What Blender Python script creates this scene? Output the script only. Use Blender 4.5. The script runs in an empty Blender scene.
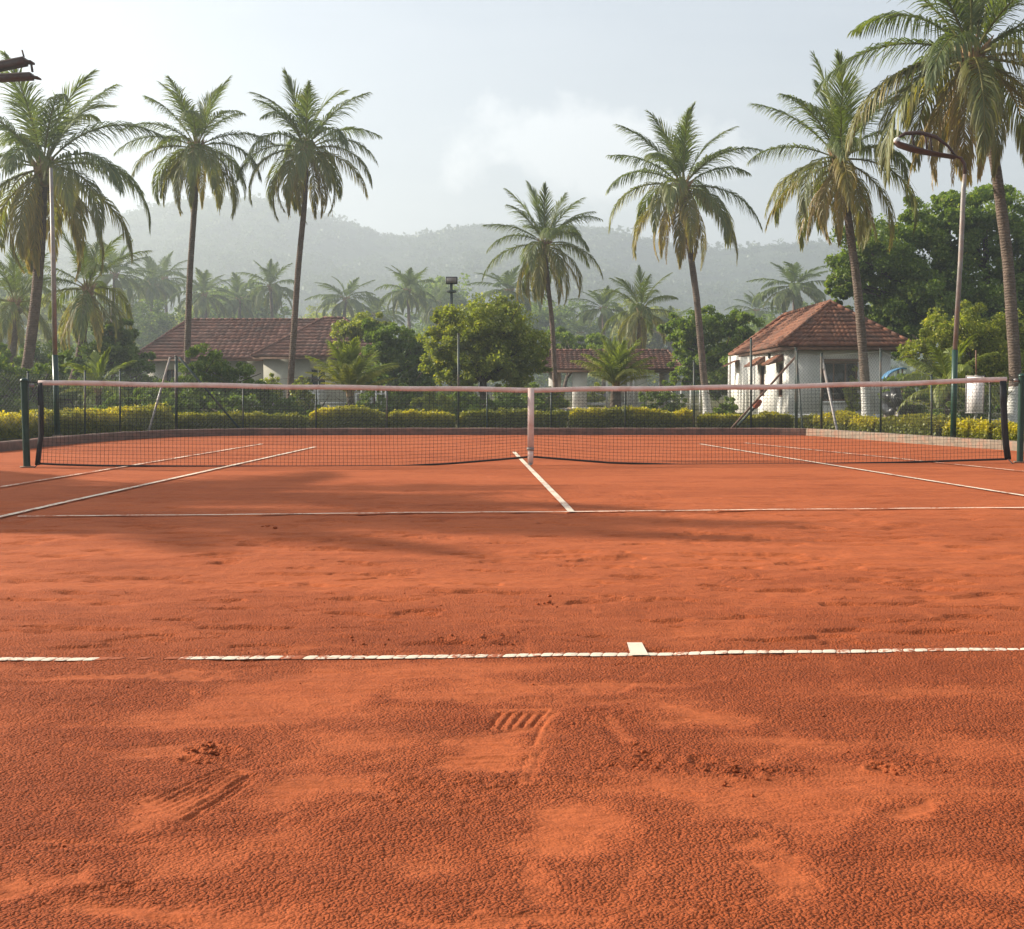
import bpy, math
import numpy as np
from mathutils import Vector

rs = np.random.RandomState(7)
sc = bpy.context.scene
COL = sc.collection
PI = math.pi
F = 1296.0; CX = 512.0; CY = 464.5; CAMH = 1.0; PITCH = math.radians(3.36)
cp, sp_ = math.cos(PITCH), math.sin(PITCH)

# ------------------------------------------------------------------ measuring: photograph pixel -> place in the world
def ray(u, v):
    x = (u - CX) / F; y = -(v - CY) / F
    return np.array([x, cp + y * sp_, -sp_ + y * cp])
def gnd(u, v, z=0.0):
    d = ray(u, v); t = (z - CAMH) / d[2]
    return np.array([d[0] * t, d[1] * t, z])
def at(u, v, Y):
    d = ray(u, v); t = Y / d[1]
    return np.array([d[0] * t, Y, CAMH + d[2] * t])

# ------------------------------------------------------------------ mesh helpers
ORG = {}
def org(o):
    return np.array(ORG.get(o.name, (0, 0, 0)), float) if o else np.zeros(3)

def mk(name, V, Fs, mat, parent=None, smooth=False, attrs=None, base=None):
    V = np.asarray(V, float)
    if isinstance(Fs, np.ndarray): Fs = [Fs]
    Fs = [np.asarray(f) for f in Fs if len(f)]
    o0 = org(parent)
    if parent is None and base is not None: o0 = np.array(base, float)
    V = V - o0
    me = bpy.data.meshes.new(name)
    me.vertices.add(len(V)); me.vertices.foreach_set('co', V.astype(np.float32).ravel())
    tot = sum(f.size for f in Fs); n = sum(len(f) for f in Fs)
    me.loops.add(tot); me.polygons.add(n)
    me.loops.foreach_set('vertex_index', np.concatenate([f.ravel() for f in Fs]).astype(np.int32))
    sizes = np.concatenate([np.full(len(f), f.shape[1]) for f in Fs])
    st = np.concatenate([[0], np.cumsum(sizes)[:-1]])
    me.polygons.foreach_set('loop_start', st.astype(np.int32))
    me.polygons.foreach_set('loop_total', sizes.astype(np.int32))
    if smooth: me.polygons.foreach_set('use_smooth', np.ones(n, bool))
    me.update(calc_edges=True); me.validate()
    if attrs:
        for k, a in attrs.items():
            at_ = me.attributes.new(k, 'FLOAT', 'POINT'); at_.data.foreach_set('value', np.asarray(a, np.float32))
    me.materials.append(mat)
    o = bpy.data.objects.new(name, me); COL.objects.link(o)
    if parent: o.parent = parent; ORG[o.name] = tuple(o0)
    elif base is not None: o.location = tuple(o0); ORG[o.name] = tuple(o0)
    return o

class MB:
    def __init__(s): s.V = []; s.Q = []; s.T = []; s.n = 0; s.A = {}
    def add(s, V, Q=None, T=None, **a):
        V = np.asarray(V, float).reshape(-1, 3)
        if Q is not None and len(Q): s.Q.append(np.asarray(Q).reshape(-1, 4) + s.n)
        if T is not None and len(T): s.T.append(np.asarray(T).reshape(-1, 3) + s.n)
        for k in set(list(a) + list(s.A)):
            if k not in s.A: s.A[k] = [np.zeros(s.n)] if s.n else []
            s.A[k].append(np.broadcast_to(np.asarray(a.get(k, 0.0), float), (len(V),)))
        s.V.append(V); s.n += len(V)
    def box(s, lo, hi, M=None, c=(0, 0, 0), **a):
        lo = np.array(lo, float); hi = np.array(hi, float)
        V = np.array([[x, y, z] for z in (lo[2], hi[2]) for y in (lo[1], hi[1]) for x in (lo[0], hi[0])])
        if M is not None: V = V @ np.array(M).T
        V = V + np.array(c, float)
        s.add(V, [[0, 2, 3, 1], [4, 5, 7, 6], [0, 1, 5, 4], [2, 6, 7, 3], [0, 4, 6, 2], [1, 3, 7, 5]], **a)
    def bar(s, a, b, w, h, up=(0, 0, 1)):          # rectangular bar from a to b
        a = np.array(a, float); b = np.array(b, float); d = b - a; L = np.linalg.norm(d); d = d / L
        r = np.cross(d, up); r /= np.linalg.norm(r); q = np.cross(r, d)
        V = [p + r * i * w / 2 + q * j * h / 2 for p in (a, b) for (i, j) in ((-1, -1), (1, -1), (1, 1), (-1, 1))]
        s.add(V, [[0, 1, 5, 4], [1, 2, 6, 5], [2, 3, 7, 6], [3, 0, 4, 7], [3, 2, 1, 0], [4, 5, 6, 7]])
    def tube(s, P, R, n=8, cap=True, **a):
        P = np.asarray(P, float); m = len(P); R = np.broadcast_to(np.asarray(R, float), (m,))
        T = np.gradient(P, axis=0); T /= np.linalg.norm(T, axis=1)[:, None] + 1e-12
        r = np.cross(T[0], [0.13, 0.97, 0.2] if abs(T[0][2]) > .7 else [0, 0, 1.]); r /= np.linalg.norm(r)
        ang = np.arange(n) * 2 * PI / n; V = []
        for i in range(m):
            r = r - T[i] * (r @ T[i]); r /= np.linalg.norm(r); q = np.cross(T[i], r)
            V.append(P[i] + R[i] * (np.cos(ang)[:, None] * r + np.sin(ang)[:, None] * q))
        V = np.concatenate(V)
        Q = [[i * n + j, i * n + (j + 1) % n, (i + 1) * n + (j + 1) % n, (i + 1) * n + j] for i in range(m - 1) for j in range(n)]
        Tt = []
        if cap:
            V = np.vstack([V, P[0], P[-1]]); k = m * n
            Tt = [[k, (j + 1) % n, j] for j in range(n)] + [[k + 1, (m - 1) * n + j, (m - 1) * n + (j + 1) % n] for j in range(n)]
        s.add(V, Q, Tt, **a)
    def build(s, name, mat, parent=None, smooth=False, base=None):
        V = np.concatenate(s.V); Fs = []
        if s.Q: Fs.append(np.concatenate(s.Q))
        if s.T: Fs.append(np.concatenate(s.T))
        A = {k: np.concatenate(v) for k, v in s.A.items()}
        return mk(name, V, Fs, mat, parent, smooth, A, base)

def thing(name, label, cat, loc, group=None):
    o = bpy.data.objects.new(name, None); COL.objects.link(o); o.empty_display_size = .3
    o.location = tuple(loc); ORG[o.name] = tuple(loc)
    o['label'] = label; o['category'] = cat
    if group: o['group'] = group
    return o
def tag(o, label=None, cat=None, group=None, kind=None):
    if label: o['label'] = label
    if cat: o['category'] = cat
    if group: o['group'] = group
    if kind: o['kind'] = kind
    return o
def copy_thing(root, loc, rz, scale, label, group=None):
    r = root.copy(); COL.objects.link(r); r.location = tuple(loc); r.rotation_euler = (0, 0, rz); r.scale = scale
    r['label'] = label
    if group: r['group'] = group
    for ch in list(root.children):
        c = ch.copy(); COL.objects.link(c); c.parent = r
        for g in ch.children:
            d = g.copy(); COL.objects.link(d); d.parent = c
    return r

# ------------------------------------------------------------------ noise in numpy
def _h(ix, iy, s):
    n = (ix.astype(np.int64) * 374761393 + iy.astype(np.int64) * 668265263 + s * 1442695041) & 0xffffffff
    n = ((n ^ (n >> 13)) * 1274126177) & 0xffffffff
    return ((n ^ (n >> 16)) & 0xffffff) / float(0xffffff)
def vnoise(x, y, s=0):
    x = np.asarray(x, float); y = np.asarray(y, float)
    ix = np.floor(x); iy = np.floor(y); fx = x - ix; fy = y - iy
    fx = fx * fx * fx * (fx * (fx * 6 - 15) + 10); fy = fy * fy * fy * (fy * (fy * 6 - 15) + 10)
    a = _h(ix, iy, s); b = _h(ix + 1, iy, s); c = _h(ix, iy + 1, s); d = _h(ix + 1, iy + 1, s)
    return (a * (1 - fx) + b * fx) * (1 - fy) + (c * (1 - fx) + d * fx) * fy
def fbm(x, y, s=0, o=4, g=.5):
    r = 0; a = 1; t = 0
    for i in range(o):
        c, w = math.cos(.7 * i + .3), math.sin(.7 * i + .3); k = 2.03 ** i
        r = r + a * vnoise((x * c - y * w) * k, (x * w + y * c) * k, s + i * 17); t += a; a *= g
    return r / t
def worley(x, y, s=0):
    ix = np.floor(x); iy = np.floor(y); best = np.full(np.shape(x), 9.)
    for a in (-1, 0, 1):
        for b in (-1, 0, 1):
            jx = ix + a; jy = iy + b
            d = (jx + _h(jx, jy, s) - x) ** 2 + (jy + _h(jx, jy, s + 5) - y) ** 2
            best = np.minimum(best, d)
    return np.sqrt(best)
def sstep(a, b, x):
    t = np.clip((x - a) / (b - a), 0, 1); return t * t * (3 - 2 * t)

# ------------------------------------------------------------------ materials
def newmat(name):
    m = bpy.data.materials.new(name); m.use_nodes = True
    nt = m.node_tree; nt.nodes.clear()
    return m, nt, nt.nodes.new('ShaderNodeOutputMaterial')
def N(nt, t, **kw):
    n = nt.nodes.new(t)
    for k, v in kw.items():
        if k.startswith('i_'):
            key = k[2:]; key = int(key) if key.isdigit() else key.replace('_', ' ')
            n.inputs[key].default_value = v
        else: setattr(n, k, v)
    return n
def ramp(nt, fac, stops):
    r = nt.nodes.new('ShaderNodeValToRGB'); nt.links.new(fac, r.inputs[0])
    e = r.color_ramp.elements
    while len(e) < len(stops): e.new(.5)
    for i, (p, c) in enumerate(stops): e[i].position = p; e[i].color = (*c, 1) if len(c) == 3 else c
    return r.outputs[0]
def mixc(nt, fac, a, b, bt='MIX'):
    m = N(nt, 'ShaderNodeMix', data_type='RGBA', blend_type=bt); L = nt.links
    for sk, v in ((m.inputs['Factor'], fac), (m.inputs['A'], a), (m.inputs['B'], b)):
        if hasattr(v, 'is_linked') or hasattr(v, 'links'): L.new(v, sk)
        else: sk.default_value = v if not isinstance(v, tuple) or len(v) == 4 else (*v, 1)
    return m.outputs['Result']
def mth(nt, op, a, b=None, c=None, clamp=False):
    m = N(nt, 'ShaderNodeMath', operation=op, use_clamp=clamp)
    for i, v in enumerate((a, b, c)):
        if v is None: continue
        if hasattr(v, 'links'): nt.links.new(v, m.inputs[i])
        else: m.inputs[i].default_value = v
    return m.outputs[0]
def noise(nt, scale, detail=4, rough=.55, vec=None, dist=0):
    n = N(nt, 'ShaderNodeTexNoise'); n.inputs['Scale'].default_value = scale; n.inputs['Detail'].default_value = detail
    n.inputs['Roughness'].default_value = rough; n.inputs['Distortion'].default_value = dist
    if vec is not None: nt.links.new(vec, n.inputs['Vector'])
    return n.outputs[0]
def mapped(nt, scale=(1, 1, 1), rot=(0, 0, 0)):
    t = N(nt, 'ShaderNodeTexCoord'); m = N(nt, 'ShaderNodeMapping'); m.inputs['Scale'].default_value = scale; m.inputs['Rotation'].default_value = rot
    nt.links.new(t.outputs['Object'], m.inputs[0]); return m.outputs[0]
def attr(nt, name):
    a = N(nt, 'ShaderNodeAttribute'); a.attribute_name = name; return a.outputs['Fac']
def bump(nt, h, strength=.5, dist=.02, nrm=None):
    b = N(nt, 'ShaderNodeBump'); b.inputs['Strength'].default_value = strength; b.inputs['Distance'].default_value = dist
    nt.links.new(h, b.inputs['Height'])
    if nrm is not None: nt.links.new(nrm, b.inputs['Normal'])
    return b.outputs[0]
def princ(nt, out, col, rough=.7, nrm=None, metal=0, spec=.4):
    p = N(nt, 'ShaderNodeBsdfPrincipled')
    for k, v in (('Base Color', col), ('Roughness', rough)):
        if hasattr(v, 'links'): nt.links.new(v, p.inputs[k])
        else: p.inputs[k].default_value = (*v, 1) if isinstance(v, tuple) else v
    p.inputs['Metallic'].default_value = metal; p.inputs['Specular IOR Level'].default_value = spec
    if nrm is not None: nt.links.new(nrm, p.inputs['Normal'])
    nt.links.new(p.outputs[0], out.inputs[0]); return p

def simple(name, col, rough=.6, var=.25, scale=8, metal=0, bmp=.15, dirt=None, dscale=2.5, spec=.4):
    m, nt, out = newmat(name); v = mapped(nt)
    n = noise(nt, scale, 5, .6, v)
    dk = tuple(c * (1 - var) for c in col); lt = tuple(min(1, c * (1 + var)) for c in col)
    c = ramp(nt, n, [(.3, dk), (.7, lt)])
    if dirt:
        d = ramp(nt, noise(nt, dscale, 6, .65, v), [(.48, (0, 0, 0)), (.68, (.8, .8, .8))])
        c = mixc(nt, d, c, dirt)
    princ(nt, out, c, rough, bump(nt, noise(nt, scale * 5, 4, .6, v), bmp, .01), metal, spec)
    return m

def leafmat(name, dark, light, yellow, trans=.38, gloss=.04):
    m, nt, out = newmat(name)
    c = mixc(nt, attr(nt, 'var'), dark, light)
    c = mixc(nt, attr(nt, 'yel'), c, yellow)
    d = N(nt, 'ShaderNodeBsdfDiffuse'); t = N(nt, 'ShaderNodeBsdfTranslucent'); g = N(nt, 'ShaderNodeBsdfGlossy')
    g.inputs['Roughness'].default_value = .5; g.inputs[0].default_value = (.8, .85, .8, 1)
    nt.links.new(c, d.inputs[0])
    c2 = mixc(nt, 1.0, c, (1.45, 1.5, .5, 1), 'MULTIPLY'); nt.links.new(c2, t.inputs[0])
    a = N(nt, 'ShaderNodeMixShader'); a.inputs[0].default_value = trans
    nt.links.new(d.outputs[0], a.inputs[1]); nt.links.new(t.outputs[0], a.inputs[2])
    b = N(nt, 'ShaderNodeMixShader'); b.inputs[0].default_value = gloss
    nt.links.new(a.outputs[0], b.inputs[1]); nt.links.new(g.outputs[0], b.inputs[2])
    nt.links.new(b.outputs[0], out.inputs[0])
    return m

M = {}
M['palm'] = leafmat('palm_leaf', (.068, .100, .026), (.150, .188, .048), (.44, .29, .085), .44, .04)
M['palm_young'] = leafmat('young_palm_leaf', (.12, .16, .025), (.25, .29, .045), (.46, .38, .08), .42, .05)
M['palm_far'] = leafmat('far_palm_leaf', (.075, .11, .04), (.15, .20, .07), (.34, .28, .11), .40, .02)
M['tree'] = leafmat('tree_leaf', (.085, .14, .024), (.215, .29, .052), (.28, .30, .06), .44, .03)
M['olive'] = leafmat('olive_tree_leaf', (.14, .175, .025), (.31, .34, .055), (.46, .42, .07), .48, .04)
M['dark'] = leafmat('dark_tree_leaf', (.07, .118, .024), (.18, .245, .050), (.26, .28, .06), .44, .03)
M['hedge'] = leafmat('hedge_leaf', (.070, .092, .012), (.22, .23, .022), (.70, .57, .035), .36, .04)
M['dry'] = leafmat('dry_frond', (.20, .13, .06), (.32, .22, .10), (.36, .25, .12), .3, .06)
M['hillwood'] = leafmat('hill_wood_leaf', (.045, .075, .03), (.09, .12, .045), (.14, .15, .05), .25, .04)

def trunkmat(name, col, white=None, ring=14):
    m, nt, out = newmat(name); v = mapped(nt)
    w = N(nt, 'ShaderNodeTexWave', wave_type='BANDS', bands_direction='Z'); w.inputs['Scale'].default_value = ring * .32
    w.inputs['Distortion'].default_value = 5.5; w.inputs['Detail'].default_value = 3; w.inputs['Detail Scale'].default_value = 2.5
    nt.links.new(v, w.inputs[0])
    n = noise(nt, 5, 6, .7, v)
    c = ramp(nt, n, [(.28, tuple(x * .55 for x in col)), (.5, col), (.75, tuple(min(1, x * 1.6) for x in col))])
    c = mixc(nt, mth(nt, 'MULTIPLY', w.outputs['Fac'], .3), c, tuple(x * .4 for x in col) + (1,))
    if white is not None:
        t = N(nt, 'ShaderNodeSeparateXYZ'); nt.links.new(v, t.inputs[0])
        e = mth(nt, 'ADD', t.outputs[2], mth(nt, 'MULTIPLY', mth(nt, 'SUBTRACT', noise(nt, 6, 4, .6, v), .5), .18))
        msk = mth(nt, 'LESS_THAN', e, white)
        wear = ramp(nt, noise(nt, 9, 6, .7, v), [(.55, (1, 1, 1)), (.72, (.25, .25, .25))])
        msk = mth(nt, 'MULTIPLY', msk, N(nt, 'ShaderNodeRGBToBW').outputs[0]) if False else mth(nt, 'MULTIPLY', msk, wear)
        c = mixc(nt, msk, c, (.62, .60, .56, 1))
    h = mth(nt, 'ADD', w.outputs['Fac'], mth(nt, 'MULTIPLY', n, .8))
    princ(nt, out, c, .85, bump(nt, h, .5, .03), 0, .2)
    return m
M['ptrunk'] = trunkmat('coconut_trunk', (.155, .105, .078))
M['ptrunk_w'] = trunkmat('coconut_trunk_limed_base', (.15, .11, .085), 1.05)
M['bark'] = trunkmat('tree_bark', (.10, .075, .055), None, 4)
M['sheath'] = simple('leaf_sheath_fibre', (.30, .19, .09), .9, .45, 9, bmp=.5)
M['limewall'] = simple('limewashed_wall', (.80, .78, .73), .85, .04, 2.5, bmp=.0, dirt=(.60, .57, .50), dscale=.9)
M['beigewall'] = simple('beige_wall', (.50, .48, .40), .85, .08, 2, bmp=.2, dirt=(.34, .32, .27), dscale=.8)
M['white'] = simple('white_paint', (.68, .67, .64), .6, .08, 6, bmp=.1, dirt=(.42, .39, .34))
M['wood'] = simple('brown_wood', (.17, .085, .05), .6, .3, 7, bmp=.2)
M['doorw'] = simple('red_brown_door', (.20, .075, .045), .5, .2, 6, bmp=.15)
M['glass'] = simple('window_glass', (.02, .026, .026), .08, .3, 1.5, bmp=.02, spec=.6)
M['green'] = simple('green_paint', (.012, .050, .034), .38, .25, 6, bmp=.12, dirt=(.03, .06, .045))
M['postgreen'] = simple('dark_green_post_paint', (.010, .038, .026), .35, .3, 5, bmp=.12, dirt=(.025, .05, .04))
M['grey'] = simple('galvanised_grey', (.25, .235, .22), .5, .2, 9, .3, bmp=.1, dirt=(.30, .2, .15))
M['fpost'] = simple('fence_post_paint', (.035, .055, .048), .5, .3, 9, bmp=.15, dirt=(.14, .09, .06))
M['wire'] = simple('fence_wire', (.10, .11, .10), .55, .2, 20, .5)
M['rust'] = simple('rusty_lamp_metal', (.075, .040, .032), .6, .35, 9, .2, bmp=.25, dirt=(.10, .09, .08))
M['lens'] = simple('lamp_lens', (.7, .7, .66), .15, .05, 8, bmp=.02)
M['cord'] = simple('net_cord', (.012, .012, .012), .7, .3, 30)
M['black'] = simple('black_tape', (.012, .012, .013), .6, .3, 12)
M['kerb_shaded'] = simple('shaded_kerb', (.13, .075, .055), .9, .3, 7, bmp=.6, dirt=(.20, .09, .06), dscale=3.5)  # darker copy of the kerb material, shade put into its base colour
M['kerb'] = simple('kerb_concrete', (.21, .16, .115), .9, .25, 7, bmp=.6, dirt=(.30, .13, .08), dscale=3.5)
M['sign'] = simple('sign_face', (.86, .80, .78), .45, .05, 4, bmp=.02, dirt=(.55, .48, .44))
M['blue'] = simple('blue_sheet', (.07, .20, .36), .5, .2, 5, bmp=.2)
M['bike'] = simple('black_body', (.015, .015, .017), .3, .3, 5)
M['orange'] = simple('orange_rubber', (.42, .10, .04), .6, .2, 8)

def netbandmat():
    m, nt, out = newmat('net_headband'); v = mapped(nt)
    n = noise(nt, 5, 6, .65, v); f = noise(nt, 60, 3, .6, v)
    c = ramp(nt, n, [(.3, (.58, .40, .33)), (.55, (.74, .62, .56)), (.8, (.82, .77, .73))])
    c = mixc(nt, mth(nt, 'MULTIPLY', f, .22), c, (.40, .20, .14, 1))
    princ(nt, out, c, .85, bump(nt, f, .4, .004), 0, .2); return m
M['band'] = netbandmat()

def roofmat(name, a, b, c_):
    m, nt, out = newmat(name); v = mapped(nt)
    n = noise(nt, 1.1, 6, .7, v); f = noise(nt, 14, 4, .6, v)
    c = ramp(nt, attr(nt, 'var'), [(0, a), (.5, b), (1, c_)])
    st = ramp(nt, n, [(.42, (0, 0, 0)), (.66, (.75, .75, .75))])
    c = mixc(nt, st, c, (.085, .06, .05, 1))
    c = mixc(nt, mth(nt, 'MULTIPLY', f, .35), c, (.14, .09, .07, 1))
    princ(nt, out, c, .85, bump(nt, f, .4, .01), 0, .2); return m
M['tile'] = roofmat('terracotta_tile', (.14, .050, .028), (.225, .086, .046), (.33, .145, .082))
M['tile_old'] = roofmat('old_terracotta_tile', (.15, .062, .042), (.22, .095, .065), (.30, .15, .11))

# the clay
def claymat():
    m, nt, out = newmat('red_clay'); v = mapped(nt)
    r = attr(nt, 'rough')
    big = noise(nt, .55, 5, .6, v); mid = noise(nt, 5, 6, .68, v); st = noise(nt, 1.0, 6, .65, mapped(nt, (1.1, 4.2, 1)))
    fine = noise(nt, 55, 5, .7, v)
    vo = N(nt, 'ShaderNodeTexVoronoi', feature='F1'); vo.inputs['Scale'].default_value = 118; mid2 = noise(nt, 16, 5, .65, mapped(nt, (.75, 1.1, 1)))
    speck = noise(nt, 120, 3, .6, v)
    wv = N(nt, 'ShaderNodeVectorMath', operation='ADD'); nn = N(nt, 'ShaderNodeTexNoise'); nn.inputs['Scale'].default_value = 40
    nt.links.new(v, nn.inputs[0]); sc_ = N(nt, 'ShaderNodeVectorMath', operation='SCALE'); sc_.inputs['Scale'].default_value = .016
    nt.links.new(nn.outputs['Color'], sc_.inputs[0]); nt.links.new(v, wv.inputs[0]); nt.links.new(sc_.outputs[0], wv.inputs[1])
    nt.links.new(wv.outputs[0], vo.inputs['Vector'])
    gran = vo.outputs['Distance']
    smooth_c = ramp(nt, mid, [(.3, CLAY_S0), (.7, CLAY_S1)])
    rough_c = ramp(nt, mid, [(.3, CLAY_R0), (.7, CLAY_R1)])
    c = mixc(nt, r, smooth_c, rough_c)
    damp = ramp(nt, st, [(.50, (0, 0, 0)), (.74, (.45, .45, .45))])
    c = mixc(nt, damp, c, (*CLAY_D, 1))
    c = mixc(nt, ramp(nt, big, [(.35, (0, 0, 0)), (.65, (.45, .45, .45))]), c, (*CLAY_S1, 1))
    cav = ramp(nt, speck, [(.42, (0, 0, 0)), (.66, (1, 1, 1))])
    c = mixc(nt, mth(nt, 'MULTIPLY', mth(nt, 'MULTIPLY', cav, r), .5), c, (*CLAY_D, 1))
    c = mixc(nt, ramp(nt, mid2, [(.55, (0, 0, 0)), (.75, (.4, .4, .4))]), c, (*CLAY_D, 1))
    sepc = ramp(nt, fine, [(.35, (0, 0, 0)), (.75, (.35, .35, .35))])
    c = mixc(nt, sepc, c, (*CLAY_D, 1))
    # relief: crumbs where the surface is rough, fine dust where it has been swept
    h = mth(nt, 'MULTIPLY', mth(nt, 'SUBTRACT', 1.0, gran), mth(nt, 'MULTIPLY_ADD', r, .0075, .0010))
    h = mth(nt, 'ADD', h, mth(nt, 'MULTIPLY', fine, mth(nt, 'MULTIPLY_ADD', r, .004, .0016)))
    h = mth(nt, 'ADD', h, mth(nt, 'MULTIPLY', mid2, .010))
    h = mth(nt, 'ADD', h, mth(nt, 'MULTIPLY', st, .030))
    b = N(nt, 'ShaderNodeBump'); b.inputs['Strength'].default_value = 1.0; b.inputs['Distance'].default_value = 1.0
    nt.links.new(h, b.inputs['Height'])
    princ(nt, out, c, .93, b.outputs[0], 0, .12)
    return m
CLAY_S0, CLAY_S1 = (.375, .089, .028), (.43, .113, .038)
CLAY_R0, CLAY_R1 = (.25, .053, .016), (.325, .075, .024)
CLAY_D = (.115, .023, .007)
M['clay'] = claymat()
def linemat():
    m, nt, out = newmat('chalky_line'); v = mapped(nt)
    d = attr(nt, 'dust'); n = noise(nt, 45, 6, .75, v); n2 = noise(nt, 6, 4, .6, v)
    k = mth(nt, 'ADD', mth(nt, 'MULTIPLY', n, .7), mth(nt, 'MULTIPLY', n2, .3))
    th = mth(nt, 'MULTIPLY_ADD', d, -.75, .63)
    f = mth(nt, 'MULTIPLY', mth(nt, 'SUBTRACT', k, th), 14.0, clamp=True)
    c = mixc(nt, f, mixc(nt, n2, (.74, .65, .53, 1), (.64, .50, .37, 1)), (.33, .09, .036, 1))
    princ(nt, out, c, .85, bump(nt, n, .6, .004), 0, .2); return m
M['line'] = linemat()
def groundmat():
    m, nt, out = newmat('garden_soil_and_grass'); v = mapped(nt)
    c = ramp(nt, noise(nt, .8, 8, .65, v), [(.35, (.07, .075, .025)), (.5, (.10, .10, .035)), (.65, (.17, .11, .06))])
    c = mixc(nt, mth(nt, 'MULTIPLY', noise(nt, 14, 5, .7, v), .5), c, (.05, .055, .02, 1))
    princ(nt, out, c, .95, bump(nt, noise(nt, 20, 6, .7, v), .8, .06), 0, .1); return m
M['ground'] = groundmat()
def hillmat():
    m, nt, out = newmat('hill_slope'); v = mapped(nt)
    c = ramp(nt, noise(nt, .03, 8, .65, v), [(.35, (.035, .055, .022)), (.55, (.06, .085, .035)), (.75, (.11, .11, .055))])
    princ(nt, out, c, .95, bump(nt, noise(nt, .12, 8, .7, v), 1, 6), 0, .1); return m
M['hill'] = hillmat()
# ------------------------------------------------------------------ clay court: real relief
PATCH = []       # smooth swept patches measured on the photo: centre u,v, half sizes in px, slant (world radians), strength
for (u, v, a, b, s) in [(925, 822, 40, 12, 1.1), (690, 715, 90, 14, .9), (800, 745, 110, 14, .8), (660, 790, 130, 12, .85), (760, 800, 90, 16, .7),
                        (565, 830, 70, 22, .9), (600, 790, 50, 14, .6), (765, 868, 40, 22, .95), (800, 830, 55, 16, .8), (480, 752, 55, 12, 1.1), (505, 740, 42, 7, .8), (160, 808, 36, 9, 1.0),
                        (315, 795, 60, 17, .9), (350, 742, 80, 14, .7), (30, 895, 60, 14, 1.0), (120, 912, 60, 20, 1.0), (75, 878, 45, 10, .9),
                        (430, 665, 140, 9, .6), (130, 676, 120, 5, 1.1), (480, 690, 180, 8, .7), (900, 690, 150, 9, .5), (620, 690, 80, 7, .8),
                        (480, 925, 130, 10, .8), (230, 845, 90, 16, .5), (980, 750, 80, 22, .6), (425, 850, 50, 18, .55), (180, 750, 60, 8, .7), (540, 875, 25, 30, .7), (980, 925, 70, 12, .4)]:
    c = gnd(u, v); k = F / c[1]; dv = (gnd(u, v - b)[1] - gnd(u, v + b)[1]) / 2
    PATCH.append((c[0], c[1], a / k, dv, s))
def roughness(x, y):
    wx = x + .30 * (fbm(x * 3.2, y * 3.2, 3, 5, .62) - .5); wy = y + .45 * (fbm(x * 3.2 + 9, y * 3.2, 8, 5, .62) - .5)
    m = np.zeros_like(x)
    for cx, cy, a, b, s in PATCH:
        d = np.sqrt(((wx - cx) / a) ** 2 + ((wy - cy) / b) ** 2)
        m = np.maximum(m, s * (1 - sstep(.25, 1.35, d)))
    g = fbm(x * 1.1 + 5, y * 1.7, 21, 5, .55)
    far = sstep(4.2, 7.0, y)
    m = np.maximum(m, sstep(.50, .70, g) * .75)
    m = np.maximum(m, far * (.66 + .6 * sstep(.42, .62, fbm(x * .7, y * 1.9, 31, 5))))
    m = m * (.85 + .5 * fbm(x * 14, y * 14, 33, 3))
    return np.clip(1 - m, 0, 1)
def hlow(x, y):
    h = .016 * (fbm(x * .8, y * .8, 41, 3) - .5) + .012 * (fbm(x * 2.6, y * 3.6, 51, 3) - .5)
    near = sstep(14, 7, y)
    return h * near
def seg(x, y, p, q):                      # distance to and place along a line drawn on the clay
    px, py = p; dx = q[0] - px; dy = q[1] - py; L2 = dx * dx + dy * dy
    t = ((x - px) * dx + (y - py) * dy) / L2; tc = np.clip(t, 0, 1)
    s = ((x - px) * dy - (y - py) * dx) / math.sqrt(L2)
    return np.hypot(x - px - tc * dx, y - py - tc * dy), t, s
G2 = lambda u, v: tuple(gnd(u, v)[:2])
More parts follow.
